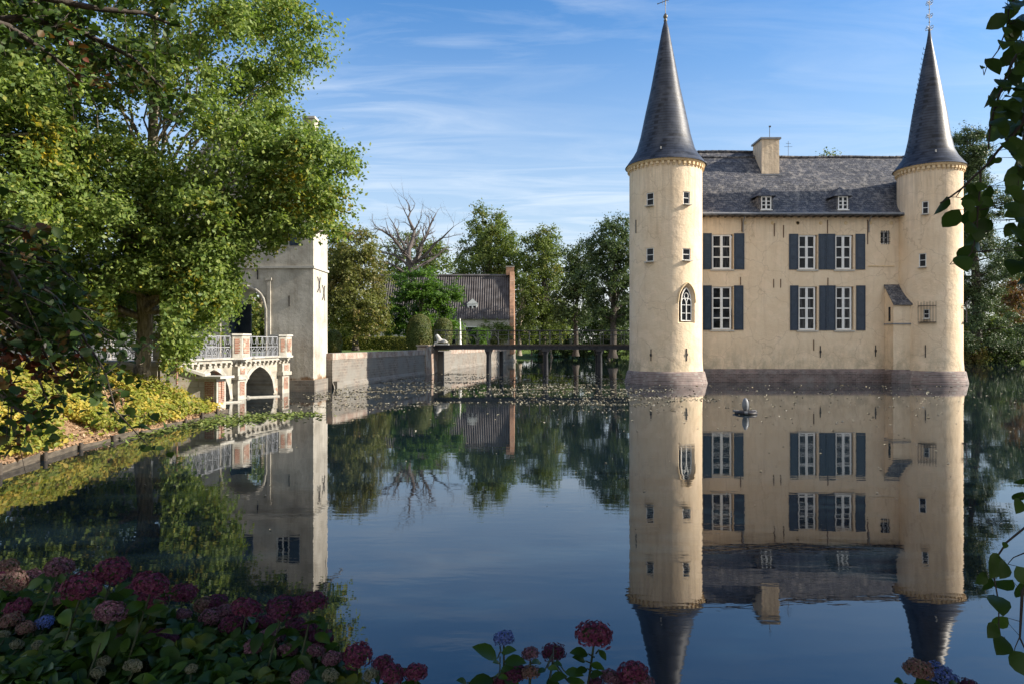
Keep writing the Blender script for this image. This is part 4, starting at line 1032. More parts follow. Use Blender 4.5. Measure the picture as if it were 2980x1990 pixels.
# ------------------------------------------------------------------ stone bridge in front of the gatehouse
def stone_bridge():
    A = Vector((-10.30, 31.35, 0)); B = Vector((-11.6, 22.4, 0)); rz = math.atan2(B.y-A.y, B.x-A.x)
    t = thing('stone_bridge', 'pale stone bridge with pointed arches and brick parapet piers before the gatehouse', 'bridge', A, rz)
    zd = 1.60; Wb = 3.4; arches = [(2.58, 1.25), (5.95, 1.12)]
    m = MB()
    def side(y, sg):
        mp = lambda u, v, d: (u, y-sg*d, v)
        u = 0.0
        for uc, h in arches:
            m.quad(mp(u, -.8, 0), mp(uc-h, -.8, 0), mp(uc-h, zd-.12, 0), mp(u, zd-.12, 0))
            cur = arch_curve(uc, h, .05, 1.24, 16, 'pointed'); arch_fill(m, cur, uc-h, uc+h, zd-.12, mp); u = uc+h
            if sg > 0: arch_soffit(m, cur, -.8, mp, Wb)
        m.quad(mp(u, -.8, 0), mp(9.1, -.8, 0), mp(9.1, zd-.12, 0), mp(u, zd-.12, 0))
    side(0, 1); side(-Wb, -1)
    m.quad((0, 0, zd-.12), (9.1, 0, zd-.12), (9.1, -Wb, zd-.12), (0, -Wb, zd-.12)); m.quad((9.1, 0, -.8), (9.1, -Wb, -.8), (9.1, -Wb, zd-.12), (9.1, 0, zd-.12))
    m.build('arched_wall', MT['bridge'], t, local=True)
    for uc, h in arches:   # raised voussoir ring
        m = MB(); c0 = arch_curve(uc, h+.005, .05, 1.245, 16, 'pointed'); c1 = arch_curve(uc, h+.20, .05, 1.43, 16, 'pointed')
        for (a, b, c, d) in zip(c0[:-1], c0[1:], c1[1:], c1[:-1]):
            m.quad((a[0], .035, a[1]), (b[0], .035, b[1]), (c[0], .035, c[1]), (d[0], .035, d[1]))
            m.quad((a[0], .0, a[1]), (b[0], .0, b[1]), (b[0], .035, b[1]), (a[0], .035, a[1])); m.quad((d[0], .0, d[1]), (c[0], .0, c[1]), (c[0], .035, c[1]), (d[0], .035, d[1]))
        m.build('arch_ring', MT['lime'], t, local=True)
    m = MB(); m.box(-.0, 9.2, -Wb-.1, .12, zd-.118, zd); m.box(0, 9.2, .0, .20, zd+.0, zd+.06)
    m.build('deck_edge', MT['lime'], t, local=True)
    m = MB(); m.box(0, 9.15, -Wb+.05, -.02, zd+.002, zd+.03); m.build('roadway', MT['gravel'], t, local=True)
    m = MB(); k = 0; u = .15
    while u < 8.9:
        m = MB(); m.box(u, u+.13, .0, .10, zd-.27, zd-.19); m.box(u, u+.13, .0, .14, zd-.189, zd-.119); m.build('corbel', MT['lime'], t, local=True); u += .36
    # piers: octagonal bays standing proud of the wall, brick panels in stone quoins
    def bay(u, w, z0, z1, out, panel=True, parent=t, red=True):
        poly = [(u-w, -.30), (u-w, out*.35), (u-w*.55, out), (u+w*.55, out), (u+w, out*.35), (u+w, -.30)]
        b = MB(); b.prism(poly[::-1], z0, z1); o = b.build('parapet_pier', MT['lime'], parent, local=True)
        b = MB(); pp = [(u+(x-u)*1.12, y*1.12) for x, y in poly]; b.prism(pp[::-1], z1+.001, z1+.07); b.build('pier_cap', MT['stone'], o, local=True); b = MB(); b.prism(pp[::-1], z0-.08, z0-.001); b.build('pier_base', MT['stone'], o, local=True)
        b = MB(); n = Vector((0, 1, 0)); b.box(u-w*.40, u+w*.40, out+.001, out+.018, z0+.16, z1-.12)
        e0 = Vector((u-w*.55, out, 0)); e1 = Vector((u-w, out*.35, 0)); 
        for (a, c, s) in ((Vector((u+w*.55, out, 0)), Vector((u+w, out*.35, 0)), 1), (e0, e1, -1)):
            p = a.lerp(c, .22); q = a.lerp(c, .78); nn = Vector((c.y-a.y, -(c.x-a.x), 0)).normalized()
            if nn.y < 0: nn = -nn
            b.quad(*(Vector((v.x, v.y, z))+nn*.012 for v, z in ((p, z0+.16), (q, z0+.16), (q, z1-.12), (p, z1-.12))))
        b.build('brick_panel', MT['redbrick'], o, local=True)
        return o
    bay(4.35, .52, zd+.07, 2.52, .42); bay(.62, .46, zd+.07, 2.52, .38)
    # lower pier bodies with quoins
    for u, w in ((4.30, .34), (.62, .36)):
        b = MB(); b.box(u-w, u+w, .0, .24, .95, zd-.28); b.box(u-w*.9, u+w*.9, .0, .22, -.8, .80); b.box(u-w*1.15, u+w*1.15, .0, .30, .80, .95)
        o = b.build('cutwater_pier', MT['lime'], t, local=True)
        b = MB(); b.box(u-w*.5, u+w*.5, .241, .252, 1.0, zd-.36); b.box(u-w*.5, u+w*.5, .221, .232, .18, .70); b.build('brick_panel', MT['redbrick'], o, local=True)
    # iron railings with scrolls
    def railing(u0, u1, y=.08):
        r = MB(); z0 = zd+.06; z1 = 2.50
        r.box(u0, u1, y-.018, y+.018, z1-.03, z1); r.box(u0, u1, y-.012, y+.012, z0+.40, z0+.425); r.box(u0, u1, y-.015, y+.015, z0, z0+.03)
        n = max(2, round((u1-u0)/.42))
        for k in range(n+1):
            x = u0+(u1-u0)*k/n; r.tube([(x, y, z0), (x, y, z1-.02)], .016, 5)
            if k < n:
                xm = x+(u1-u0)/n/2; w = (u1-u0)/n*.40
                r.tube([(xm+w*math.cos(a), y, z0+.05+.30*math.sin(a)) for a in np.linspace(0, PI, 9)], .013, 5)
                r.tube([(xm+w*.45*math.cos(a), y, z0+.05+.18*math.sin(a)) for a in np.linspace(0, PI, 7)], .011, 5)
                for s in (-1, 1):
                    r.tube([(xm+s*w*(1-.75*q/8), y, z1-.05-.26*math.sin(q/8*PI*.62)) for q in range(9)], .012, 5)
        r.build('railing', MT['railpaint'], t, local=True)
    railing(1.12, 3.80); railing(4.90, 8.6)
    railing(.3, 3.9, -Wb+.05); railing(4.4, 9.0, -Wb+.05)
    b = MB(); b.box(8.65, 9.05, -.2, .2, zd+.06, 2.5); b.box(8.60, 9.10, -.25, .25, 2.5, 2.57); b.build('end_post', MT['lime'], t, local=True)
    # wing wall sloping out to a capped pier in the water
    b = MB()
    P = [(8.75, .02), (8.22, 1.30)]
    a = Vector((8.95, .02, 0)); c = Vector((8.35, 1.25, 0)); d = (c-a).normalized(); n = Vector((d.y, -d.x, 0))*.14
    vs = [a-n, c-n, c+n, a+n]
    b.add([(v.x, v.y, -.8) for v in vs]+[(vs[0].x, vs[0].y, zd-.02), (vs[1].x, vs[1].y, 1.10), (vs[2].x, vs[2].y, 1.10), (vs[3].x, vs[3].y, zd-.02)],
          [(0, 1, 5, 4), (1, 2, 6, 5), (2, 3, 7, 6), (3, 0, 4, 7), (4, 5, 6, 7)])
    b.build('wing_wall', MT['bridge'], t, local=True)
    b = MB(); n *= 1.8; vs = [a-n, c-n, c+n, a+n]; z = [zd-.0, 1.12, 1.12, zd-.0]
    b.add([(v.x, v.y, q) for v, q in zip(vs, z)]+[(v.x, v.y, q+.09) for v, q in zip(vs, z)], [(0, 1, 2, 3), (4, 5, 6, 7), (0, 1, 5, 4), (1, 2, 6, 5), (2, 3, 7, 6), (3, 0, 4, 7)])
    b.build('coping', MT['stone'], t, local=True)
    b = MB(); b.box(7.95, 8.50, 1.20, 1.72, -.8, 1.06); o = b.build('water_pier', MT['lime'], t, local=True)
    b = MB(); b.box(7.80, 8.65, 1.05, 1.95, 1.062, 1.14); b.build('slab', MT['stone'], o, local=True)
    b = MB(); b.box(8.06, 8.39, 1.721, 1.735, .25, .95); b.box(8.501, 8.512, 1.30, 1.62, .25, .95); b.box(8.21, 8.25, 1.736, 1.76, .4, .95); b.build('brick_panel', MT['redbrick'], o, local=True)
stone_bridge()
for i, (x0, y0, x1, y1) in enumerate(((-10.9, 27.9, -9.75, 28.6), (-11.35, 25.0, -10.3, 25.9))):
    m = MB(); d = Vector((x1-x0, y1-y0, 0)); r = math.atan2(d.y, d.x); M_ = Matrix.Translation((x0, y0, 0)) @ Matrix.Rotation(r, 4, 'Z')
    m.box(0, d.length, -.10, .10, -.05, .05, M_); m.box(.05, .15, -.13, .13, .05, .08, M_)
    tag(m.build('floating_beam', MT['palewood'], None, (x0, y0, 0)), ['bleached timber floating at the mouth of the wide bridge arch', 'bleached timber floating by the narrow bridge arch near the capped pier'][i], 'timber', 'timbers floating by the bridge')

# ------------------------------------------------------------------ cottage, parasol, statue, topiary
def cottage():
    t = thing('cottage', 'low cottage with dark pantile roof and orange brick gable behind the garden tree', 'house', (-.3, 78, 1.6))
    xg = -.25; Lw = 16.5; y0, y1 = 78.0, 84.6; ze = 5.1; zr = 10.1; ym = 81.4
    m = MB(); m.box(-Lw, xg, y0, y1, .9, ze); m.build('wall', MT['cottagewall'], t)
    # roof with real pantile ribs
    rnd = random.Random(3); m = MB(); nx = 62; nt_ = 15; x0 = -Lw-.1; x1 = xg-.02
    V = []
    per = 4
    for i in range(nx*per+1):
        x = x0+(x1-x0)*i/(nx*per); ph = (i % per)/per; rib = .075*math.sin(ph*2*PI)
        for j in range(nt_+1):
            q = j/nt_; V.append((x, y0-.35+(ym-y0+.35)*q-rib*.6, ze-.25+(zr-ze+.25)*q+rib*.7+rnd.uniform(-.012, .012)))
    k = nt_+1; m.add(V, [(i*k+j, (i+1)*k+j, (i+1)*k+j+1, i*k+j+1) for i in range(nx*per) for j in range(nt_)], False)
    m.quad((x1, ym, zr), (x0, ym, zr), (x0, y1+.3, ze-.2), (x1, y1+.3, ze-.2))
    r = m.build('roof', MT['pantile'], t)
    m = MB(); m.tube([(x0, ym, zr+.05), (x1, ym, zr+.05)], .16, 8); m.build('ridge_tiles', MT['pantile'], r)
    m = MB(); th = .45; xo = xg+th
    m.add([(xg, y0-.15, .9), (xg, y1+.15, .9), (xg, y1+.15, ze), (xg, ym+.5, zr+.45), (xg, ym-.5, zr+.45), (xg, y0-.15, ze),
           (xo, y0-.15, .9), (xo+.25, y1+.15, .9), (xo+.25, y1+.15, ze), (xo+.1, ym+.5, zr+.45), (xo+.1, ym-.5, zr+.45), (xo, y0-.15, ze)],
          [(0, 5, 4, 3, 2, 1), (6, 7, 8, 9, 10, 11), (0, 6, 11, 5), (5, 11, 10, 4), (4, 10, 9, 3), (3, 9, 8, 2)])
    m.build('gable', MT['cottagebrick'], t)
    m = MB(); m.box(xg-.45, xg+.50, ym-.45, ym+.45, zr+.1, zr+1.05); c = m.build('chimney', MT['cottagebrick'], t)
    m = MB(); m.box(xg-.5, xg+.55, ym-.5, ym+.5, zr+1.052, zr+1.13); m.build('chimney_cap', MT['stone'], c)
    yd = 78.6; a, b = atX(1363, yd), atX(1387, yd); z0, z1 = atZ(914, yd), atZ(888, yd)
    m = MB(); m.box(a-.15, b+.15, yd+.09, yd+2.0, z0-.1, z1+.15); m.add([(a-.2, yd-.02, z1+.15), (b+.2, yd-.02, z1+.15), ((a+b)/2, yd-.02, z1+.75), (a-.2, yd+2.2, z1+.15), (b+.2, yd+2.2, z1+.15), ((a+b)/2, yd+2.2, z1+.75)], [(0, 1, 2), (0, 2, 5, 3), (1, 4, 5, 2)])
    d = m.build('dormer', MT['white'], t)
    window_unit(t, a, b, z0, z1, yd-.04, 2, 2, fw=.09, name='dormer_window')
    for p0, p1 in ((1313, 1325), (1356, 1392), (1180, 1200), (1120, 1140)):
        yy = 77.98; m = MB(); m.box(atX(p0, yy), atX(p1, yy), yy-.03, yy, atZ(1000, yy), atZ(952, yy)); o = m.build('window', MT['glass'], t)
        m = MB(); m.box(atX(p0, yy)-.08, atX(p1, yy)+.08, yy-.06, yy-.031, atZ(952, yy), atZ(952, yy)+.1); m.build('lintel', MT['white'], o)
m_, nt_, p_ = newmat('dark_pantiles')
c_ = ramp(nt_, noise(nt_, coords(nt_), 1.3, 6), [(0.3, (0.045, 0.038, 0.038)), (0.5, (0.085, 0.075, 0.076)), (0.7, (0.14, 0.13, 0.13))])
nt_.links.new(c_, p_.inputs['Base Color']); p_.inputs['Roughness'].default_value = .8; MT['pantile'] = m_
cottage()

def parasol():
    x, y = atX(1338.5, 60), 60.0
    t = thing('closed_parasol', 'closed white garden parasol standing in front of the cottage', 'parasol', (x, y, 1.6))
    m = MB(); m.tube([(x, y, 1.6), (x, y, 4.35)], .03, 8); m.build('pole', MT['wood'], t)
    m = MB(); n = 16; V = []
    prof = [(.03, 4.32), (.06, 4.2), (.08, 3.6), (.10, 3.0), (.12, 2.5), (.09, 2.42), (.13, 2.15), (.15, 1.95)]
    for r, z in prof:
        for k in range(n):
            a = 2*PI*k/n; rr = r*(1+.22*(k % 2)); V.append((x+rr*math.cos(a), y+rr*math.sin(a), z))
    m.add(V, [(i*n+k, i*n+(k+1) % n, (i+1)*n+(k+1) % n, (i+1)*n+k) for i in range(len(prof)-1) for k in range(n)], True)
    m.build('folded_canopy', MT['canvas'], t)
    m = MB(); m.lathe([(0, 1.72), (.3, 1.70), (.34, 1.62), (.34, 1.58)], 16, x, y); m.build('base', MT['stone'], t)
parasol()
def skin_body(name, pts, edges, radii, mat, parent=None, sub=2, origin=None):
    me = bpy.data.meshes.new(name); fr = FR.get(parent.name) if parent else Matrix.Translation(Vector(origin)); inv = fr.inverted()
    me.from_pydata([inv @ Vector(p) for p in pts], edges, []); o = bpy.data.objects.new(name, me); COL.objects.link(o)
    if parent: o.parent = parent; FR[o.name] = fr
    else: o.location = origin
    s = o.modifiers.new('skin', 'SKIN')
    for v, r in zip(me.skin_vertices[0].data, radii): v.radius = (r, r) if not hasattr(r, '__len__') else r
    me.skin_vertices[0].data[0].use_root = True
    s.use_smooth_shade = True
    u = o.modifiers.new('sub', 'SUBSURF'); u.levels = sub; u.render_levels = sub; me.materials.append(mat)
    return o
def statue():
    y = 48.3; x = atX(1281, y); z = 2.06
    t = thing('lion_statue', 'pale stone reclining lion statue on the wall pier at the footbridge landing', 'statue', (x, y, z))
    m = MB(); m.box(x-.42, x+.62, y-.22, y+.22, z, z+.10); m.build('base', MT['statue'], t)
    b = z+.12
    pts = [(x+.35, y, b+.16), (x+.05, y, b+.19), (x-.12, y, b+.28), (x-.18, y, b+.44), (x-.24, y, b+.53), (x-.36, y, b+.49),
           (x-.15, y-.12, b+.12), (x-.25, y-.13, b+.04), (x-.42, y-.13, b+.04), (x-.15, y+.12, b+.12), (x-.25, y+.13, b+.04), (x-.42, y+.13, b+.04),
           (x+.35, y-.15, b+.14), (x+.22, y-.18, b+.04), (x+.35, y+.15, b+.14), (x+.22, y+.18, b+.04), (x+.52, y, b+.06), (x+.56, y-.12, b+.04)]
    ed = [(0, 1), (1, 2), (2, 3), (3, 4), (4, 5), (2, 6), (6, 7), (7, 8), (2, 9), (9, 10), (10, 11), (0, 12), (12, 13), (0, 14), (14, 15), (0, 16), (16, 17)]
    rr = [.17, .13, .16, .15, .16, .07, .07, .05, .05, .07, .05, .05, .10, .06, .10, .06, .04, .025]
    skin_body('lion_body', pts, ed, rr, MT['statue'], t)
statue()

def topiary(name, label, x, y, z0, h, r, seed, lean=0, mat='yew'):
    t = thing(name, label, 'topiary', (x, y, z0), 0, 'clipped yew domes on the lawn')
    rng = np.random.default_rng(seed); n = 7000
    zt = rng.uniform(0, 1, n); a = rng.uniform(0, 2*PI, n)
    def R(t): return r*np.where(t < .72, .90+.13*np.sin(t/.72*PI), .90*np.sqrt(np.clip(1-((t-.72)/.28)**2, 0, 1)))
    rr = R(zt); bump = 1+.035*np.sin(a*3+zt*7+seed)+.02*np.sin(a*7-zt*11)
    C = np.stack([x+rr*bump*np.cos(a)+lean*zt, y+rr*bump*np.sin(a), z0+.05+zt*h], 1)
    Nn = np.stack([np.cos(a), np.sin(a), np.clip((zt-.6)*2.2, 0, 1)+.1], 1)+rng.normal(size=(n, 3))*.55
    leaves('foliage', C, Nn, .11*rng.uniform(.6, 1.3, n), MT[mat], t, rng=rng, asp=.5)
    m = MB(); prof = [(r*.80, z0)]+[(float(R(np.array(q)))*.95, z0+.05+q*h) for q in np.linspace(.02, .995, 14)]; m.lathe(prof, 24, x, y)
    m.v = [(vx+lean*(vz-z0)/h, vy, vz) for vx, vy, vz in m.v]; m.build('clipped_body', MT['yewcore'], t)
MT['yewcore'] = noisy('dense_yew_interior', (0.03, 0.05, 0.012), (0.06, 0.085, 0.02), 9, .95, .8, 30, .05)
topiary('clipped_yew', 'tall clipped yew dome nearest the footbridge, left of its twin', atX(1221, 50.5), 50.5, 1.6, (1012-908)/FOC*50.5, 36/FOC*50.5, 1)
topiary('clipped_yew', 'yellower leaning clipped yew dome behind and right of its twin', atX(1282, 55), 55, 1.6, (1005-914)/FOC*55, 30/FOC*55, 2, lean=.25)
topiary('clipped_yew', 'low dark clipped yew dome beside the gatehouse corner', atX(972, 38), 38, 1.6, (1022-955)/FOC*38, 22/FOC*38, 3)
def hedge(name, label, pts, z0, h, w, seed, mat, n=9000, ls=.10):
    t = thing(name, label, 'hedge', (pts[0][0], pts[0][1], z0)); rng = np.random.default_rng(seed); C = []; Nn = []
    m = MB()
    for (x0, y0), (x1, y1) in zip(pts[:-1], pts[1:]):
        L = math.hypot(x1-x0, y1-y0); k = int(n*L/sum(math.hypot(b[0]-a[0], b[1]-a[1]) for a, b in zip(pts[:-1], pts[1:])))
        d = np.array([x1-x0, y1-y0])/L; nn = np.array([d[1], -d[0]]); s = rng.uniform(0, L, k); f = rng.integers(0, 3, k)
        u = np.where(f == 0, w/2, np.where(f == 1, -w/2, rng.uniform(-w/2, w/2, k))); z = np.where(f == 2, h, rng.uniform(0, h, k))+.04*np.sin(s*2.1)
        C.append(np.stack([x0+d[0]*s+nn[0]*u, y0+d[1]*s+nn[1]*u, z0+z], 1)+rng.normal(size=(k, 3))*.035)
        Nn.append(np.stack([np.where(f == 0, nn[0], np.where(f == 1, -nn[0], 0)), np.where(f == 0, nn[1], np.where(f == 1, -nn[1], 0)), np.where(f == 2, 1., .15)], 1)+rng.normal(size=(k, 3))*.5)
        M_ = Matrix.Translation((x0, y0, z0)) @ Matrix.Rotation(math.atan2(d[1], d[0]), 4, 'Z'); m.box(0, L, -w/2+.05, w/2-.05, 0, h-.05, M_)
    leaves('foliage', np.concatenate(C), np.concatenate(Nn), ls*rng.uniform(.6, 1.3, sum(map(len, C))), MT[mat], t, rng=rng)
    m.build('clipped_body', MT['yewcore'], t)
MT['hedgeleaf'] = leafy('box_hedge_leaf', [(0.10, 0.12, 0.022), (0.15, 0.165, 0.03), (0.21, 0.20, 0.045)], trans=.2)
hedge('low_hedge', 'long low clipped hedge across the lawn behind the retaining wall', [(-17, 56.5), (-7.6, 56.5)], 1.6, 1.05, .9, 5, 'hedgeleaf')

# ------------------------------------------------------------------ trees round the island and beyond
def px_env(px0, px1, py0, py1, d, ry=None, w=None):
    """ellipsoid from its extent in the photo at depth d"""
    x0, x1 = atX(px0, d), atX(px1, d); z0, z1 = atZ(py1, d), atZ(py0, d); rx = (x1-x0)/2
    e = [(x0+x1)/2, d, (z0+z1)/2, rx, ry or rx, (z1-z0)/2]
    return tuple(e+([w] if w else []))
GB = 'background trees round the moat'
k = 1.2692     # overview pixel -> photo pixel
def E(x0, x1, y0, y1, d, ry=None, w=None): return px_env(x0*k, x1*k, y0*k, y1*k, d, ry, w)
# olive tree by the gatehouse
tree('broad_tree', 'olive-brown tree rising directly right of the gatehouse, above the lawn', 'tree', (atX(815*k, 52), 52, 1.6), 2.2, .22,
     [E(750, 860, 505, 640, 52), E(745, 890, 570, 720, 52.5), E(745, 890, 650, 768, 51.5), E(700, 800, 520, 740, 54)], 240, .95, 170, .19, 'brown_leaf', 11, group=GB, bark='darkbark', shell=.3)
tree('small_tree', 'low dark leafy tree just behind the hedge, left of the fresh green tree', 'tree', (atX(850*k, 57.5), 57.5, 1.6), .8, .14,
     [E(765, 905, 700, 775, 57.5)], 60, .8, 160, .18, 'far_leaf', 12, group=GB, shell=.2)
# fresh green layered tree
tree('garden_tree', 'fresh green layered tree with saturated leaves in front of the cottage roof', 'tree', (atX(965*k, 60), 60, 1.6), 2.0, .17,
     [E(895, 1010, 618, 680, 60), E(885, 1040, 670, 725, 60), E(890, 1045, 715, 775, 60.5), E(960, 1045, 640, 700, 60)], 120, 1.0, 260, .22, 'bright_leaf', 13, flat=.35, shell=.35, group=GB, upb=1.0)
# dead tree
def dead_tree():
    x, y = atX(945*k, 85), 85.0
    t = thing('dead_tree', 'bare bleached dead tree spreading crooked branches above the cottage roof', 'tree', (x, y, .6))
    rng = np.random.default_rng(5); m = MB()
    P = lambda a, b, dy=0: np.array(at(a*k, b*k, y+dy))
    trunk = [np.array((x, y, .3)), P(945, 720), P(943, 660), P(942, 620)]
    m.tube(trunk, [.62, .55, .5, .46], 10)
    def br(pts, r, dpt=0, dy=0):
        pts = [np.array(p) for p in pts]; n = len(pts); Q = []
        for i in range(n-1):
            for q in (0, .5):
                p = pts[i]*(1-q)+pts[i+1]*q
                if q: p = p+rng.normal(size=3)*np.linalg.norm(pts[i+1]-pts[i])*.07
                Q.append(p)
        Q.append(pts[-1]); R = [r*(1-.82*i/(len(Q)-1)) for i in range(len(Q))]; m.tube(Q, R, 7)
        if dpt < 3:
            for i in range(1, len(Q)):
                for _ in range(2 if dpt < 2 else 1):
                    if rng.random() < .78:
                        d = Q[i]-Q[i-1]; L = np.linalg.norm(pts[-1]-pts[0])*rng.uniform(.16, .38); d = d/np.linalg.norm(d)+rng.normal(size=3)*.62+np.array([0, 0, .15]); d /= np.linalg.norm(d)
                        b = Q[i]+d*L*.5+rng.normal(size=3)*L*.08; c = b+(d+rng.normal(size=3)*.5)*L*.5
                        br([Q[i], b, c], R[i]*.58, dpt+1)
    br([P(942, 620), P(938, 570), P(950, 530, .6), P(936, 500, .9), P(938, 470, 1)], .34)
    br([P(942, 612), P(925, 580, -1), P(900, 545, -1.8), P(875, 528, -2.2), P(862, 524, -2.4)], .28)
    br([P(945, 608), P(965, 560, .8), P(985, 520, 1.5), P(1000, 490, 1.8)], .30)
    br([P(947, 610), P(985, 575, -1), P(1015, 545, -1.8), P(1040, 520, -2.3)], .24)
    br([P(943, 618), P(905, 585, 1.2), P(880, 580, 2), P(866, 578, 2.6)], .20)
    br([P(943, 616), P(925, 560, 1.2), P(910, 530, 2), P(893, 500, 2.6)], .22)
    br([P(946, 618), P(990, 595, 1.2), P(1020, 570, 1.6), P(1036, 575, 2)], .2)
    br([P(944, 614), P(958, 575, -1.5), P(975, 550, -2.2), P(972, 515, -3)], .22)
    br([P(942, 625), P(905, 610, -1), P(880, 600, -2), P(868, 604, -2)], .18)
    m.build('trunk', MT['dead'], t)
dead_tree()
tree('field_tree', 'grey-green bushy tree seen low behind the dead tree', 'tree', (atX(960*k, 104), 104, .8), 4, .3,
     [E(862, 930, 560, 640, 104), E(900, 1000, 540, 640, 105), E(960, 1035, 560, 650, 104)], 110, 1.9, 110, .34, 'far_leaf', 14, group=GB, shell=.2)
tree('tall_tree', 'tall airy yellow-green tree left of the cottage chimney against the sky', 'tree', (atX(1118*k, 96), 96, .8), 7, .4,
     [E(1080, 1155, 470, 560, 96), E(1052, 1190, 505, 600, 96), E(1035, 1190, 560, 660, 96), E(1120, 1215, 560, 720, 97)], 250, 1.5, 130, .30, 'far_leaf', 15, group=GB, bark='darkbark', shell=.35, nlimb=40)
tree('tall_tree', 'thin-topped tree right of the cottage chimney, between the two taller crowns', 'tree', (atX(1245*k, 92), 92, .8), 5, .38,
     [E(1225, 1275, 508, 570, 92), E(1185, 1300, 540, 640, 92), E(1180, 1320, 600, 740, 92), E(1190, 1310, 680, 785, 92)], 260, 1.4, 130, .28, 'far_leaf', 16, group=GB, bark='darkbark', shell=.3, nlimb=30)
tree('round_tree', 'dense rounded dark green tree touching the left round tower', 'tree', (atX(1405*k, 74), 74, .8), 3.6, .36,
     [E(1350, 1490, 498, 620, 74), E(1335, 1470, 560, 700, 74), E(1350, 1490, 640, 745, 75)], 260, 1.1, 150, .23, 'deep_leaf', 17, group=GB, bark='darkbark', shell=.3, nlimb=26)
tree('dark_tree', 'dark mid-height tree between the airy tree and the round tower tree', 'tree', (atX(1320*k, 84), 84, .8), 3.4, .3,
     [E(1280, 1365, 575, 690, 84), E(1270, 1370, 640, 750, 84.5), E(1290, 1360, 560, 620, 84)], 150, 1.15, 130, .24, 'deep_leaf', 18, group=GB, bark='darkbark', shell=.3)
tree('tall_tree', 'slim tree right behind the cottage gable, mostly yellow-green', 'tree', (atX(1190*k, 88), 88, .8), 3, .25,
     [E(1165, 1225, 620, 720, 88), E(1175, 1235, 700, 782, 88)], 60, 1.1, 130, .24, 'far_leaf', 19, group=GB, shell=.3)
tree('far_tree', 'leafy treetop showing just above the castle ridge', 'tree', (atX(1888*k, 76), 76, .8), 9, .4,
     [E(1862, 1915, 352, 400, 76), E(1830, 1945, 380, 520, 76)], 60, 1.1, 110, .26, 'far_leaf', 20, group=GB, shell=.4)
# understory by the far bank
tree('shrub', 'dark shrub on the far bank under the trees, left of the third bridge pier', 'shrub', (atX(1265*k, 99), 99.8, .3), .5, .12, [E(1200, 1330, 735, 795, 101.5)], 70, 1.2, 130, .26, 'deep_leaf', 21, group='far bank shrubs', shell=.1)
tree('shrub', 'bright green rounded shrub on the far bank right of the cottage gable', 'shrub', (atX(1222*k, 96), 102.5, .5), .4, .1, [E(1197, 1247, 758, 792, 103)], 40, .8, 160, .2, 'bright_leaf', 22, group='far bank shrubs', shell=.1)
tree('shrub', 'dark shrub mass against the foot of the left round tower', 'shrub', (atX(1400*k, 99), 100.5, .3), .5, .12, [E(1340, 1480, 700, 792, 102)], 110, 1.4, 130, .28, 'deep_leaf', 23, group='far bank shrubs', shell=.1)
tree('climbing_rose', 'loose yellow-green climber on the cottage front beside the gable', 'climber', (atX(1425*k/k*1, 77), 77, 1.5), .8, .08,
     [px_env(1395, 1490, 930, 1000, 77, 1.0), px_env(1400, 1480, 950, 1000, 76.5, .8)], 45, .7, 130, .17, 'far_leaf', 24)
tree('round_shrub', 'clipped round green shrub in front of the cottage door', 'shrub', (atX(1392, 68), 68, 1.6), .3, .08, [px_env(1362, 1420, 957, 996, 68)], 50, .5, 220, .13, 'bright_leaf', 25, shell=.3)
tree('rose_bush', 'flowering green bush on the quay left of the round shrub', 'shrub', (atX(1330, 63), 63, 1.6), .3, .06, [px_env(1318, 1360, 965, 1000, 63)], 30, .5, 160, .12, 'far_leaf', 26, shell=.2)

tree('shrub', 'low dark shrub row under the trees, right end by the round tower', 'shrub', (15, 100.6, .3), .4, .1, [(14, 101.2, 1.2, 4.5, 1.0, 1.3)], 60, .8, 130, .22, 'deep_leaf', 27, group='far bank shrubs', shell=.1, bark='darkbark')
tree('shrub', 'low dark shrub row on the far bank between the second and third bridge piers', 'shrub', (8, 101.8, .3), .4, .1, [(7.5, 101.9, 1.2, 4.0, 1.0, 1.4)], 60, .8, 130, .22, 'deep_leaf', 28, group='far bank shrubs', shell=.1, bark='darkbark')
tree('shrub', 'tall mid green bush closing the gap below the airy trees, right of the cottage gable', 'shrub', (4, 103, .4), .5, .1, [(4.5, 103.5, 3.0, 5.0, 1.2, 2.8)], 70, 1.1, 120, .26, 'far_leaf', 29, group='far bank shrubs', shell=.1, bark='darkbark')
tree('shrub', 'tall mid green bush under the dark trees, close to the left round tower', 'shrub', (12.5, 103, .4), .5, .1, [(12.5, 103.5, 3.0, 4.5, 1.2, 2.6)], 65, 1.1, 120, .26, 'far_leaf', 30, group='far bank shrubs', shell=.1, bark='darkbark')
# right side: conifer, trees, shrubs along the bank
def conifer():
    d = 74.0; x = atX(2240*k, d); t = thing('pine_tree', 'tall dark conifer with tiered bluish boughs right of the right tower', 'tree', (x, d, .5))
    rng = np.random.default_rng(31); cl = []
    zt = atZ(292*k, d)
    for i in range(380):
        f = rng.uniform(0, 1); z = 2.0+(zt-2.4)*f; R = 4.8*(1-f*.50)*(.75+.35*math.sin(f*21)) * (1 if f < .95 else .6)
        a = rng.uniform(0, 2*PI); rr = R*rng.uniform(.35, 1.0); dd = np.array([math.cos(a), math.sin(a), .1]); cl.append((np.array([x-1.2+1.2*(1-f)+dd[0]*rr, d+dd[1]*rr, z-.12*rr]), dd))
    C, Nn = twig_leaves(rng, cl, 1.1, 330, .5, 11, .6, .1)
    leaves('crown', C, Nn, .22*rng.uniform(.6, 1.3, len(C)), MT['conifer'], t, rng=rng, asp=.45)
    m = MB(); m.tube([(x, d, .3), (x, d, 8), (x-.6, d, 16), (x-1.1, d, zt-1)], [.55, .45, .28, .06], 10)
    for p, dd in cl[::4]: m.tube([(x-.4*p[2]/20*1.5, d, p[2]-.5), tuple(p)], [.10, .03], 5)
    m.build('trunk', MT['darkbark'], t)
conifer()
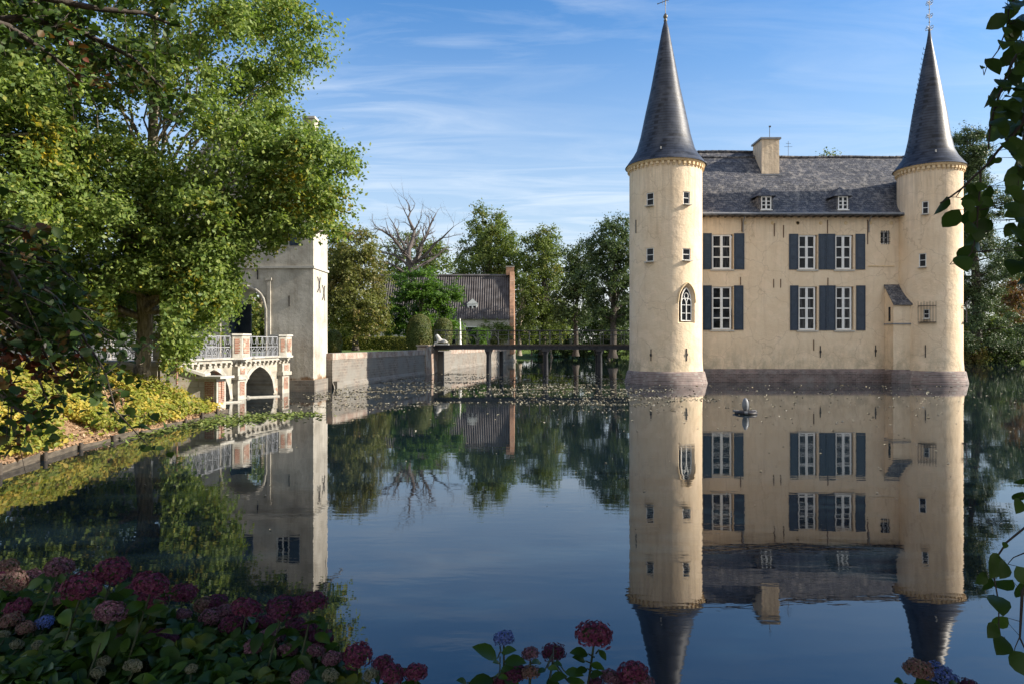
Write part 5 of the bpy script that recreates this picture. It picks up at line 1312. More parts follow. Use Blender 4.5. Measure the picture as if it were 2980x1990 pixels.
tree('far_tree', 'bluish-green spreading tree at the right edge beyond the conifer', 'tree', (atX(2345*k, 90), 90, .8), 4, .4,
     [E(2295, 2400, 525, 640, 90), E(2310, 2420, 620, 760, 90), E(2290, 2340, 590, 680, 91)], 150, 1.6, 120, .30, 'deep_leaf', 33, group=GB, shell=.25)
tree('copper_tree', 'small rusty red tree low behind the conifer', 'tree', (atX(2310*k, 84), 84, .7), 2, .15, [E(2285, 2345, 645, 745, 84)], 60, .95, 120, .24, 'red_leaf', 34, group=GB, shell=.3)
tree('shrub', 'mid green bank shrub next to the right round tower', 'shrub', (atX(2235*k, 75), 75.5, .4), .5, .1, [E(2195, 2280, 700, 820, 76)], 90, 1.0, 150, .22, 'far_leaf', 35, group='right bank shrubs', shell=.2)
tree('shrub', 'dark broad bank shrub with red tints in the right corner of the moat', 'shrub', (atX(2305*k, 74), 74, .4), .4, .1, [E(2250, 2345, 755, 835, 74), E(2300, 2420, 750, 835, 75)], 120, .9, 150, .2, 'deep_leaf', 36, group='right bank shrubs', shell=.2)
tree('shrub', 'small dark olive shrub at the waterline beyond the right tower', 'shrub', (atX(2215*k, 72.5), 72.8, .3), .3, .08, [E(2198, 2262, 790, 836, 73)], 50, .8, 140, .18, 'brown_leaf', 37, group='right bank shrubs', shell=.2)
# left of the gatehouse and seen through its arch
for i, (x, y, h, r, mt, lab) in enumerate([(-18.4, 50, 11, 3.6, 'far_leaf', 'green tree seen through the gate arch'), (-27, 50, 13, 5, 'far_leaf', 'mid green tree beyond the side wing of the gatehouse'),
                                (-38, 46, 14, 5.5, 'deep_leaf', 'dark tree at the far left beyond the lawn'), (-24, 76, 14, 5, 'brown_leaf', 'olive tree far behind the gatehouse roof')]):
    tree('park_tree', lab, 'tree', (x, y, 1.4 if i != 2 else .6), 2.5, .3, [(x, y, h*.62, r, r, h*.38), (x+1, y-1, h*.35, r*.9, r*.8, h*.22)], 90, 1.5, 130, .32, mt, 40+i, group=GB, shell=.3)

# far-off wood closing the horizon
def far_wood():
    rng = np.random.default_rng(50); n = 2600
    a = rng.uniform(math.radians(38), math.radians(142), n); R = rng.uniform(150, 175, n)
    h = 7+3.5*np.sin(a*19)+2.5*np.sin(a*47+1)+1.5*np.sin(a*101)
    z = rng.uniform(0, 1, n)**.8*h; x = R*np.cos(a); y = R*np.sin(a)
    cl = [(np.array([x[i], y[i], z[i]+.8]), np.array([0, -.5, .4])) for i in range(n)]
    C, Nn = twig_leaves(rng, cl, 1.9, 34, .7, 8)
    o = leaves('distant_wood', C, Nn, .95*rng.uniform(.6, 1.3, len(C)), MT['deep_leaf'], rng=rng)
    tag(o, 'distant belt of woodland closing the horizon behind the park', 'woodland', kind='stuff')
far_wood()

# ------------------------------------------------------------------ left bank: big lime tree and its neighbour
def lime_gap(p):
    x, y, z = p
    g = 0.0
    if z < 5.4 and x > np.interp(z, [1.7, 2.2, 3.2, 3.6, 4.5, 5.0, 5.4], [-9.9, -9.4, -8.5, -8.25, -7.95, -7.3, -6.7]): return 1.0
    if z < 3.7 and y < 21.5 and -.578 < x/y < -.515: return 1.0
    for (cx, cz, rx, rz, s) in ((-10.4, 8.6, 1.6, .5, .7), (-9.4, 7.8, 1.2, .5, .7), (-12.0, 9.6, 1.0, .5, .6), (-6.7, 11.2, .6, .6, .8)):
        q = ((x-cx)/rx)**2+((z-cz)/rz)**2
        if q < 1: g = max(g, s*(1-q*.35))
    return g
BZ = float(gheight(-11.65, 21.4)[0])
tree('lime_tree', 'big sunlit lime tree with pale trunk on the left bank, its crown over the gatehouse', 'tree', (-11.65, 21.4, BZ-.03), 3.2, .235,
     [(-11.3, 21.4, 13.5, 4.9, 5.0, 5.6, 3), (-8.9, 20.8, 11.4, 2.9, 3.0, 3.6, 2.2), (-9.6, 20.2, 9.0, 2.6, 2.0, 2.0, 1.2), (-12.5, 19.6, 9.6, 3.2, 2.2, 2.6, 1.4), (-8.3, 20.6, 6.5, 3.3, 2.8, 1.5, 1.5), (-7.0, 20.4, 7.9, 2.0, 2.0, 1.5, 1.0), (-5.9, 19.9, 7.2, 1.4, 1.4, 1.2, .8), (-6.6, 20.0, 6.1, 1.4, 1.3, .8, .7), (-8.0, 20, 5.7, 1.6, 1.3, .9, .7), (-10.6, 20.0, 4.9, 2.9, 2.6, 1.8, 1.5),
      (-13.6, 20.2, 6.1, 3.4, 3.0, 3.2, 1.6), (-9.7, 19.8, 3.35, 1.5, 1.4, 1.3, 1.0), (-8.8, 19.9, 4.6, 1.6, 1.3, 1.1, 1.0), (-10.1, 20.4, 3.0, 1.1, 1.0, 1.1, .7), (-12.0, 22.8, 3.6, 2.6, .8, 1.5, .9), (-12.9, 20.2, 3.3, 1.2, 1.0, 1.2, .7), (-13.4, 19.6, 3.6, 2.2, 2.0, 1.3, .9), (-11.2, 20.6, 7.8, 3.6, 3.2, 2.0, 1.1)],
     560, .88, 430, .125, 'lime_leaf', 61, bark='bark', shell=.35, flat=.6, nlimb=60, gap=lime_gap, per=12, droop=.22)
tree('lime_tree', 'second lime tree reaching in from the left edge behind the dark branches', 'tree', (-17.2, 19.0, float(gheight(-17.2, 19.0)[0])), 4.5, .33,
     [(-15.8, 18.5, 10.5, 4.4, 4.2, 5.5, 3), (-13.6, 17.6, 5.2, 2.6, 2.4, 2.4, 1.3), (-15.0, 18, 7.0, 3.6, 3, 2.5, 1.2), (-13.2, 17.8, 9.6, 2.6, 2.4, 2.2, 1.0)],
     290, .9, 380, .13, 'lime_leaf', 62, shell=.35, flat=.6, nlimb=24, per=12, droop=.22)

# bank edging: boards held by stakes
def edging():
    t = thing('timber_edging', 'weathered board edging with short stakes along the left bank waterline', 'edging', (-9.2, 16, 0))
    pts = [(-8.85, 11.7), (-9.22, 14.5), (-9.17, 18), (-9.22, 22.2)]; rnd = random.Random(2)
    for (x0, y0), (x1, y1) in zip(pts[:-1], pts[1:]):
        L = math.hypot(x1-x0, y1-y0); n = max(1, round(L/1.15)); r = math.atan2(y1-y0, x1-x0)
        for i in range(n):
            M_ = Matrix.Translation((x0+(x1-x0)*i/n, y0+(y1-y0)*i/n, 0)) @ Matrix.Rotation(r+rnd.uniform(-.02, .02), 4, 'Z')
            m = MB(); h = .09+rnd.uniform(-.03, .03); m.add([M_ @ Vector(q) for q in ((.01, -.02, -.3), (L/n-.03, -.02, -.3), (L/n-.03, .02, -.3), (.01, .02, -.3), (.01, -.02, h), (L/n-.03, -.02, h-rnd.uniform(-.04, .05)), (L/n-.03, .02, h-.02), (.01, .02, h+.01))], [(0, 3, 2, 1), (4, 5, 6, 7), (0, 1, 5, 4), (1, 2, 6, 5), (2, 3, 7, 6), (3, 0, 4, 7)]); m.build('board', MT['wood'], t)
            m = MB(); m.tube([M_ @ Vector((0, -.07, -.4)), M_ @ Vector((rnd.uniform(-.02, .02), -.07, h+.04+rnd.uniform(-.05, .06)))], [.045, .04], 7); m.build('stake', MT['darkbark'], t)
edging()
def bank_cover():
    rng = np.random.default_rng(70)
    # leafy ground plants in patches
    n = 14000; x = rng.uniform(-14.5, -8.9, n); y = rng.uniform(9.5, 22.6, n)
    pn = np.sin(x*2.1+y*.8)+np.sin(y*1.9-x*.7)+np.sin(x*4.3+y*3.1)*.5
    s = seg_dist(np.stack([x, y], 1), MOAT)
    keep = (s > .04) & (s < 3.5) & (pn+rng.normal(size=n)*.4 > -.75-.3*(s > 1.0)) & ((s > .5) | (rng.random(n) < .55)); x = x[keep]; y = y[keep]; s = s[keep]
    z = gheight(x, y); C = []; Nn = []
    for i in range(len(x)):
        h = rng.uniform(.08, .34)*(1.15+.45*math.sin(x[i]*2.3+y[i]*1.1)*math.sin(y[i]*1.7)); m = rng.integers(5, 12); a = rng.uniform(0, 2*PI, m); q = rng.uniform(.2, 1, m)
        C.append(np.stack([x[i]+np.cos(a)*.13*q, y[i]+np.sin(a)*.13*q, z[i]+.03+h*q], 1)); Nn.append(np.stack([np.cos(a)*.5+.25, np.sin(a)*.5-.25, .8+0*a], 1)+rng.normal(size=(m, 3))*.3)
    C = np.concatenate(C); Nn = np.concatenate(Nn)
    o = leaves('ground_plants', C, Nn, .095*rng.uniform(.6, 1.5, len(C)), MT['ivy_leaf'], shape='leaf', rng=rng)
    tag(o, 'yellow-green leafy ground plants covering the left bank', 'ground cover', kind='stuff')
    n = 26000; x = rng.uniform(-20, -8.8, n); y = rng.uniform(8.5, 24, n); s = seg_dist(np.stack([x, y], 1), MOAT)
    keep = (s > .02) & ((s < 3.0) | (rng.random(n) < .12)); x = x[keep]; y = y[keep]; z = gheight(x, y)
    C = np.stack([x, y, z+rng.uniform(.01, .06, len(x))], 1); Nn = np.array([0, 0, 1.])+rng.normal(size=C.shape)*.35
    o = leaves('leaf_litter', C, Nn, .075*rng.uniform(.6, 1.4, len(C)), MT['litter'], shape='leaf', rng=rng)
    tag(o, 'brown fallen leaves strewn over the left bank', 'fallen leaves', kind='stuff')
    # grass blades on top of the bank
    n = 26000; x = rng.uniform(-22, -10.5, n); y = rng.uniform(11, 26, n); s = seg_dist(np.stack([x, y], 1), MOAT)
    keep = s > 2.0; x = x[keep]; y = y[keep]; z = gheight(x, y)
    C = np.stack([x, y, z+.03], 1); Nn = rng.normal(size=C.shape)*np.array([1, 1, .15]); T = rng.normal(size=C.shape)*.3+np.array([0, 0, 1.])
    o = leaves('grass_blades', C, Nn, .10*rng.uniform(.6, 1.4, len(C)), MT['grassblade'], rng=rng, asp=.22, T=T)
    tag(o, 'short grass on top of the left bank', 'grass', kind='stuff')
MT['grassblade'] = leafy('grass_blade', [(0.09, 0.14, 0.02), (0.15, 0.21, 0.035), (0.22, 0.26, 0.05)], trans=.35)
bank_cover()
# small sapling shrub at the corner of the bank and the bridge, and lane fence
tree('sapling', 'small yellow-green sapling growing against the wing wall of the bridge', 'shrub', (-11.0, 21.6, float(gheight(-11.0, 21.6)[0])-.02), .35, .03,
     [(-10.75, 21.7, 1.75, .45, .4, .5)], 16, .28, 60, .10, 'ivy_leaf', 71, shell=.2, bark='twig', nlimb=10)
def lane_fence():
    t = thing('lane_railing', 'pale iron railing between low white posts along the lane behind the lime trunk', 'railing', (-16, 25, 1.3))
    z = 1.35; xs = [-21.5, -19.3, -17.1, -14.9, -12.9]
    for x in xs:
        m = MB(); y = 25.2; m.box(x-.13, x+.13, y-.13, y+.13, .8, z+1.0); m.box(x-.17, x+.17, y-.17, y+.17, z+1.001, z+1.07); m.build('post', MT['lime'], t)
    for a, b in zip(xs[:-1], xs[1:]):
        r = MB(); y = 25.2; 
        for q in (.12, .55, .92): r.box(a+.13, b-.13, y-.015, y+.015, z+q-.013, z+q+.013)
        for i in range(1, 6):
            x = a+(b-a)*i/6; r.tube([(x, y, z+.1), (x, y, z+.92)], .013, 5)
            r.tube([(x+.16*math.cos(g), y, z+.13+.30*math.sin(g)) for g in np.linspace(0, PI, 8)], .012, 5)
        r.build('railing_panel', MT['railpaint'], t)
    m = MB(); m.box(-24, -11.3, 24.75, 25.6, .3, z+.05); m.build('kerb_wall', MT['stone'], t)
lane_fence()
m = MB(); m.tube([(-10.75, 21.9, .9), (-10.75, 21.9, 2.05)], .035, 8); m.tube([(-10.75, 21.9, 2.051), (-10.75, 21.9, 2.08)], .045, 8)
tag(m.build('marker_post', MT['redbrick'], None, (-10.75, 21.9, 1.2)), 'slim reddish marker post right of the lime trunk', 'post')

# ------------------------------------------------------------------ things on the water
def on_water():
    rng = np.random.default_rng(80); C = []
    n = 8000; y = rng.uniform(22, 50, n); x = rng.uniform(-8.5, 8.2, n)
    d = np.sin(x*.9+y*.5)+np.sin(y*1.3-x*.4)+np.sin(x*2.7)*.4; keep = d+rng.normal(size=n)*.45 > .75
    C.append(np.stack([x[keep], y[keep]], 1))
    for _ in range(60):     # drifting strings
        cx, cy = rng.uniform(-7, 6), rng.uniform(24, 44); k2 = rng.integers(20, 60); a = rng.normal()*.25; s = rng.normal(size=k2)*1.1
        C.append(np.stack([cx+s*math.cos(a), cy+s*math.sin(a)+rng.normal(size=k2)*.12], 1))
    n = 420; C.append(np.stack([rng.uniform(-6, 20, n), rng.uniform(8, 36, n)], 1))
    n = 240; C.append(np.stack([rng.uniform(6, 24, n), rng.uniform(18, 36.0, n)], 1))
    n = 120; C.append(np.stack([rng.uniform(-9.1, -6.5, n), rng.uniform(22, 31, n)], 1))
    P = np.concatenate(C); P = P[(seg_dist(P, MOAT) < -.1)]
    ok = (np.hypot(P[:, 0]-8.64, P[:, 1]-38.44) > 2.4) & ~((P[:, 0] > 8.7) & (P[:, 1] > 36.5)) & (P[:, 0] > -8.9+(P[:, 1]-33)*.2)
    P = P[ok | (P[:, 1] < 31)]; P = P[(P[:, 0] < .72*P[:, 1]+2)]
    C = np.stack([P[:, 0], P[:, 1], np.full(len(P), .012)], 1); Nn = np.array([0, 0, 1.])+rng.normal(size=C.shape)*.10
    o = leaves('floating_leaves', C, Nn, .115*rng.uniform(.4, 1.3, len(C))*np.clip(C[:, 1]/28, .3, 1.1), MT['fleck'], shape='leaf', rng=rng)
    tag(o, 'pale fallen leaves and flecks drifting on the moat', 'floating leaves', kind='stuff')
    C = []
    for cx, cy, sx, sy, n in ((-8.3, 19.4, .8, 1.2, 620), (-7.4, 20.8, .9, .8, 500), (-8.9, 17.2, .25, 1.2, 200), (-6.6, 21.4, .5, .35, 120), (-9.6, 21.0, .4, .6, 120)):
        C.append(np.stack([cx+rng.normal(size=n)*sx*.7, cy+rng.normal(size=n)*sy*.7], 1))
    P = np.concatenate(C); P = P[seg_dist(P, MOAT) < -.03]; C = np.stack([P[:, 0], P[:, 1], rng.uniform(.01, .05, len(P))], 1)
    o = leaves('pond_weed', C, np.array([0, 0, 1.])+rng.normal(size=C.shape)*.3, .13*rng.uniform(.5, 1.3, len(C)), MT['weed'], rng=rng)
    tag(o, 'mat of green pond weed floating at the end of the left bank', 'pond weed', kind='stuff')
on_water()
def fountain():
    x, y = atX(2171, 21.7), 21.7
    t = thing('fountain_float', 'small dark floating fountain with upright rounded nozzle on the water before the castle', 'fountain', (x, y, 0))
    m = MB(); m.lathe([(0, -.08), (.28, -.06), (.34, .0), (.35, .05), (.30, .09), (.24, .07), (.20, .10), (0, .11)], 24, x, y); m.build('float_ring', MT['iron'], t)
    m = MB(); m.lathe([(.05, .10), (.085, .16), (.10, .26), (.095, .36), (.07, .44), (.035, .49), (0, .50)], 16, x-.02, y); 
    m.box(x+.05, x+.10, y-.02, y+.02, .11, .40); m.build('nozzle', MT['lead'], t)
    m = MB()
    for a in (.5, 2.4, 4.4): m.box(.20, .42, -.05, .05, .03, .09, Matrix.Translation((x, y, 0)) @ Matrix.Rotation(a, 4, 'Z'))
    m.build('bracket', MT['lead'], t)
fountain()

# ------------------------------------------------------------------ foreground: hydrangeas
def head_mesh(seed, mat, n=170, R=.085):
    rng = np.random.default_rng(seed); i = np.arange(n)+.5; ph = np.arccos(1-2*i/n*.80); th = PI*(1+5**.5)*i
    d = np.stack([np.cos(th)*np.sin(ph), np.sin(th)*np.sin(ph), np.cos(ph)], 1)+rng.normal(size=(n, 3))*.05
    d /= np.linalg.norm(d, axis=1, keepdims=True)
    rad = R*(1+.10*np.sin(d[:, 0]*4+seed)*np.cos(d[:, 1]*5+seed*2)+.05*np.sin(d[:, 2]*9+d[:, 0]*6))*rng.uniform(.84, 1.06, n)
    c = d*rad[:, None]*np.array([1, 1, .80]); V = []; F = []
    for j in range(n):
        nrm = Vector(d[j])+Vector(rng.normal(size=3)*.22); nrm.normalize(); t = nrm.orthogonal().normalized(); b = nrm.cross(t); a0 = rng.uniform(0, PI); s = .0135*rng.uniform(.8, 1.2)
        for q in range(4):
            a = a0+q*PI/2; u = t*math.cos(a)+b*math.sin(a); w = nrm.cross(u); o = Vector(c[j])
            k = len(V); V += [o-nrm*.003, o+u*s*.55+w*s*.48+nrm*.003, o+u*s*1.05+nrm*.000, o+u*s*.55-w*s*.48+nrm*.003]; F.append((k, k+1, k+2, k+3))
    me = bpy.data.meshes.new('flower_head'); me.from_pydata(V, [], F); me.update(); me.materials.append(mat); return me
HEADS = {}
for i, c in enumerate(('magenta', 'mauve', 'purple', 'dusty', 'blue', 'cream')):
    HEADS[c] = [head_mesh(100+i*5+j, MT['petal_'+c]) for j in range(3)]
MT['headcore'] = noisy('dark_green_flower_stalks', (0.03, 0.05, 0.015), (0.05, 0.07, 0.02), 30, .9, 0)
core = MB(); core.lathe([(0, -.035), (.045, -.03), (.066, .0), (.055, .035), (0, .055)], 12); core_me = core.build('flower_stalks', MT['headcore']); core_mesh = core_me.data
bpy.data.objects.remove(core_me)
def hyd_bush(name, label, base, heads, leafC, leafN, leafS, seed, stems=True):
    t = thing(name, label, 'hydrangea', base, 0, 'hydrangeas on the near bank'); rnd = random.Random(seed); b = Vector(base)
    sm = MB()
    for (p, dia, col) in heads:
        o = bpy.data.objects.new('flower_head', HEADS[col][rnd.randrange(3)]); COL.objects.link(o); o.parent = t; o.location = Vector(p)-b
        s = dia/.19; o.scale = (s*rnd.uniform(.9, 1.1), s, s*rnd.uniform(.75, 1.0)); o.rotation_euler = (rnd.uniform(-.35, .25), rnd.uniform(-.3, .3), rnd.uniform(0, 6.28))
        c = bpy.data.objects.new('flower_stalks', core_mesh); COL.objects.link(c); c.parent = o
        g = Vector((p[0]+rnd.uniform(-.08, .08), p[1]-rnd.uniform(.15, .4), b.z-.05)); mid = (Vector(p)+g)/2+Vector((rnd.uniform(-.04, .04), -.05, .05))
        sm.tube([g, mid, Vector(p)-Vector((0, 0, .03))], [.007, .006, .005], 5)
    sm.build('stems', MT['hydstem'], t)
    rng = np.random.default_rng(seed)
    n = len(leafC); T = np.asarray(leafN)*.0+rnv(rng, n); T[:, 2] = -np.abs(T[:, 2])*.4
    big_leaves('leaves', np.array(leafC), np.array(leafN), np.array(leafS), MT['hyd_leaf'], t, T)
    return t
def big_leaves(name, C, Nn, S, mat, parent, T, asp=.62, tipy=True):
    """broad pointed leaf: arched and folded along the midrib, 12 faces"""
    Nn = Nn/np.linalg.norm(Nn, axis=1, keepdims=True); T = T-(T*Nn).sum(1)[:, None]*Nn; T /= np.linalg.norm(T, axis=1, keepdims=True)+1e-9
    B = np.cross(Nn, T); S = S[:, None]
    ts = [-.5, -.34, -.12, .12, .34, .5]; ws = [.02, .30, .46, .42, .22, .0]
    rows = []
    for t_, w_ in zip(ts, ws):
        arch = -.35*(t_+.1)**2
        mid = C+T*S*t_+Nn*S*arch
        rows += [mid+B*S*asp*w_+Nn*S*w_*.16, mid, mid-B*S*asp*w_+Nn*S*w_*.16]
    P = np.stack(rows, 1); n = len(C); k = (np.arange(n)*18)[:, None]; F = []
    for r in range(5):
        F.append(k+np.array([[r*3, r*3+1, r*3+4, r*3+3]])); F.append(k+np.array([[r*3+1, r*3+2, r*3+5, r*3+4]]))
    o = fast_mesh(name, P.reshape(-1, 3), np.concatenate(F), mat, parent); o.data.polygons.foreach_set('use_smooth', [True]*len(o.data.polygons)); return o
MT['hydstem'] = noisy('hydrangea_stem', (0.02, 0.035, 0.01), (0.045, 0.05, 0.02), 20, .7, 0)
def hydrangeas():
    Z4 = [(35,650,110,'dusty'),(8,705,90,'magenta'),(310,650,145,'mauve'),(590,672,185,'magenta'),(75,720,140,'dusty'),(165,705,120,'mauve'),(430,750,185,'magenta'),(290,735,110,'mauve'),(795,735,185,'magenta'),(965,785,140,'magenta'),(700,775,120,'magenta'),
          (800,820,155,'magenta'),(95,865,135,'magenta'),(335,835,110,'dusty'),(580,885,170,'mauve'),(1135,830,115,'purple'),(1070,845,110,'dusty'),(1295,862,155,'magenta'),(1185,880,100,'mauve'),(1105,908,115,'mauve'),(955,897,95,'mauve'),(1225,950,145,'purple'),
          (1480,862,165,'purple'),(1640,838,165,'purple'),(1560,850,120,'purple'),(235,937,95,'blue'),(60,932,120,'dusty'),(140,968,90,'dusty'),(820,1030,135,'purple'),(600,1050,140,'dusty'),(1395,940,115,'purple'),(1430,1012,140,'mauve'),(1560,965,125,'purple'),
          (1335,1070,125,'mauve'),(1510,1088,105,'mauve'),(1690,1030,140,'purple'),(1650,1090,115,'mauve'),(1880,1115,165,'magenta'),(1745,1128,105,'mauve'),(2010,1152,115,'magenta'),(2060,1212,130,'magenta'),(2185,1205,130,'magenta'),(1945,1215,90,'cream'),
          (1575,1222,95,'mauve'),(88,1055,65,'cream'),(208,1060,80,'cream'),(545,1147,75,'cream'),(700,1167,95,'cream'),(20,1002,60,'cream'),(515,1200,70,'cream'),(1005,1182,60,'cream'),(1735,1215,80,'cream'),(900,1030,80,'purple'),(1620,985,120,'purple'),(390,1040,60,'blue')]
    heads = []
    for (x, y, w, c) in Z4:
        px, py = x/1.806, 1290+y/1.806; dia = {'cream': .12, 'blue': .13}.get(c, .165); d = dia*FOC/(w/1.806*1.02)
        d0 = 4.05-1.15*(y-650)/560; d = max(min(d, d0*1.10), d0*.92); dia = w/1.806*d/FOC*1.06
        heads.append((tuple(at(px, py, d)), dia, c))
    rng = np.random.default_rng(90)
    hp = np.array([h[0] for h in heads]); C = []; Nn = []; S = []
    # filler leaves throughout the bush below the flower canopy
    n = 13000; x = rng.uniform(-3.8, -.15, n); y = rng.uniform(2.05, 4.25, n); edge = np.interp(x, [-3.6, -3.0, -2.3, -1.6, -1.05, -.7, -.3], [4.45, 4.3, 4.15, 3.95, 3.75, 3.3, 3.05]); ok = y < edge+.02; x = x[ok]; y = y[ok]; edge = edge[ok]
    dist = np.sqrt((hp[:, 0][None]-x[:, None])**2+(hp[:, 1][None]-y[:, None])**2); wgt = 1/(dist+.05)**3; ztop = (wgt*hp[:, 2][None]).sum(1)/wgt.sum(1)-.055
    ztop -= np.clip(.12-(edge-y), 0, .12)*.6
    q = rng.uniform(0, 1, len(x))**2.0; z = ztop-q*(ztop-.38)+.0
    hit = (dist < .07).any(1) & (q < .15); x, y, z, q = x[~hit], y[~hit], z[~hit], q[~hit]
    C = np.stack([x, y, z], 1); ex = []
    for p, dia, col in heads:
        m = 9; a = rng.uniform(0, 2*PI, m); rr = rng.uniform(.05, .13, m); ex.append(np.stack([p[0]+np.cos(a)*rr, p[1]+np.sin(a)*rr, p[2]-rng.uniform(.05, .20, m)-rr*.25], 1))
    C = np.concatenate([C]+ex)
    Nn = rng.normal(size=C.shape)*.42+np.array([0, -.35, 1.0]); S = .115*rng.uniform(.6, 1.25, len(C))
    hyd_bush('hydrangea_bush', 'wide hydrangea bush full of crimson and mauve flower heads in the near left corner', (-1.9, 3.1, .35), heads, C, Nn, S, 91)
    # middle plant
    def plant(label, base, hl, ll, seed, extra=0):
        heads = []
        for (x, y, w, c) in hl:
            d = base[1]; heads.append((tuple(at(x, y, d+((x*7) % 13)/60.)), w*d/FOC*1.04, c))
        C = []; Nn = []; S = []; T = []
        for (x0, y0, x1, y1, dd) in ll:    # leaf from stalk end to tip in photo pixels
            a = at(x0, y0, base[1]+dd); b = at(x1, y1, base[1]+dd-.03); C.append((a+b)/2); T.append(b-a); S.append((b-a).length); ax = (b-a).normalized()
            nn = Vector((0, -.55, .85)); nn = nn-ax*nn.dot(ax); Nn.append(nn.normalized())
        t = thing('hydrangea_bush', label, 'hydrangea', base, 0, 'hydrangeas on the near bank'); rnd = random.Random(seed); b = Vector(base); sm = MB()
        for (p, dia, col) in heads:
            o = bpy.data.objects.new('flower_head', HEADS[col][rnd.randrange(3)]); COL.objects.link(o); o.parent = t; o.location = Vector(p)-b
            s = dia/.19; o.scale = (s*rnd.uniform(.95, 1.08), s, s*.88); o.rotation_euler = (rnd.uniform(-.3, .1), rnd.uniform(-.2, .2), rnd.uniform(0, 6.28))
            c = bpy.data.objects.new('flower_stalks', core_mesh); COL.objects.link(c); c.parent = o
            g = Vector((p[0]+(b.x-p[0])*.12-.02, p[1], b.z-.1)); mid = (Vector(p)*.55+g*.45)+Vector((rnd.uniform(-.015, .015), 0, 0))
            sm.tube([g, mid, Vector(p)-Vector((0, 0, .03))], [.0075, .006, .005], 6)
        for c_, t_, s_ in zip(C, T, S):
            a = c_-t_*.5; sx = min(heads, key=lambda h: abs(h[0][0]-a.x))[0]; sm.tube([a, Vector((sx[0], sx[1], a.z-.04))], [.003, .004], 5)
        sm.build('stems', MT['hydstem'], t)
        big_leaves('leaves', np.array([tuple(c) for c in C]), np.array([tuple(c) for c in Nn]), np.array(S), MT['hyd_leaf'], t, np.array([tuple(c) for c in T]))
        rng = np.random.default_rng(seed); n = 260; xs = rng.normal(size=n)*.22+base[0]; C2 = np.stack([xs, base[1]+rng.uniform(-.3, .15, n), base[2]+rng.uniform(-.15, extra, n)-np.abs(xs-base[0])*.3], 1)
        big_leaves('leaves', C2, rng.normal(size=C2.shape)*.4+np.array([0, -.3, 1.]), .115*rng.uniform(.7, 1.2, n), MT['hyd_leaf'], t, rnv(rng, n)*np.array([1, 1, .4]))
        return t
    R = lambda x, y: (1300+x/3.612, 1750+y/3.612)
    hl = [(*R(600, 385), 66, 'blue'), (*R(880, 545), 56, 'mauve'), (*R(1120, 535), 80, 'purple'), (*R(1550, 350), 112, 'magenta'), (*R(720, 745), 72, 'purple'), (*R(880, 745), 60, 'dusty'), (*R(1720, 790), 66, 'mauve'),
          (*R(1960, 745), 92, 'magenta'), (*R(1570, 860), 50, 'purple'), (*R(560, 850), 50, 'magenta'), (*R(2080, 850), 60, 'mauve'), (*R(1850, 850), 60, 'purple')]
    hl = [h for h in hl]
    ll = []
    for (a, b, c, d) in ((535, 590, 285, 455), (570, 530, 725, 495), (600, 620, 835, 625), (560, 640, 490, 630), (560, 720, 700, 680), (495, 820, 225, 850), (215, 850, 110, 815), (1490, 545, 1300, 520), (1600, 500, 1680, 610), (1460, 620, 1330, 570),
                         (1510, 650, 1660, 700), (1500, 780, 1640, 740), (1240, 730, 1440, 760), (1080, 810, 1260, 770), (1260, 800, 1400, 850), (1060, 690, 1170, 700), (1040, 700, 960, 740), (1120, 640, 1210, 660), (1480, 700, 1350, 740), (990, 640, 900, 620), (540, 780, 640, 800), (1290, 850, 1450, 840)):
        p, q = R(a, b); r, s = R(c, d); ll.append((p, q, r, s, .02*((a % 5)-2)))
    plant('hydrangea with one blue and several dark crimson heads rising alone before the moat', (-.02, 3.05, .62), hl, ll, 92, .12)
    S2 = lambda x, y: (2600+x/2.118, 1250+y/2.118)
    hl = [(*S2(150, 1475), 84, 'dusty'), (*S2(285, 1505), 84, 'blue'), (*S2(345, 1545), 60, 'blue'), (*S2(470, 1575), 56, 'purple')]
    ll = [(*S2(70, 1560), *S2(10, 1545), 0), (*S2(130, 1560), *S2(230, 1550), 0), (*S2(400, 1560), *S2(350, 1570), 0)]
    plant('low hydrangea with brownish and blue heads at the bottom right edge', (1.93, 3.05, .62), hl, ll, 93, .10)
hydrangeas()

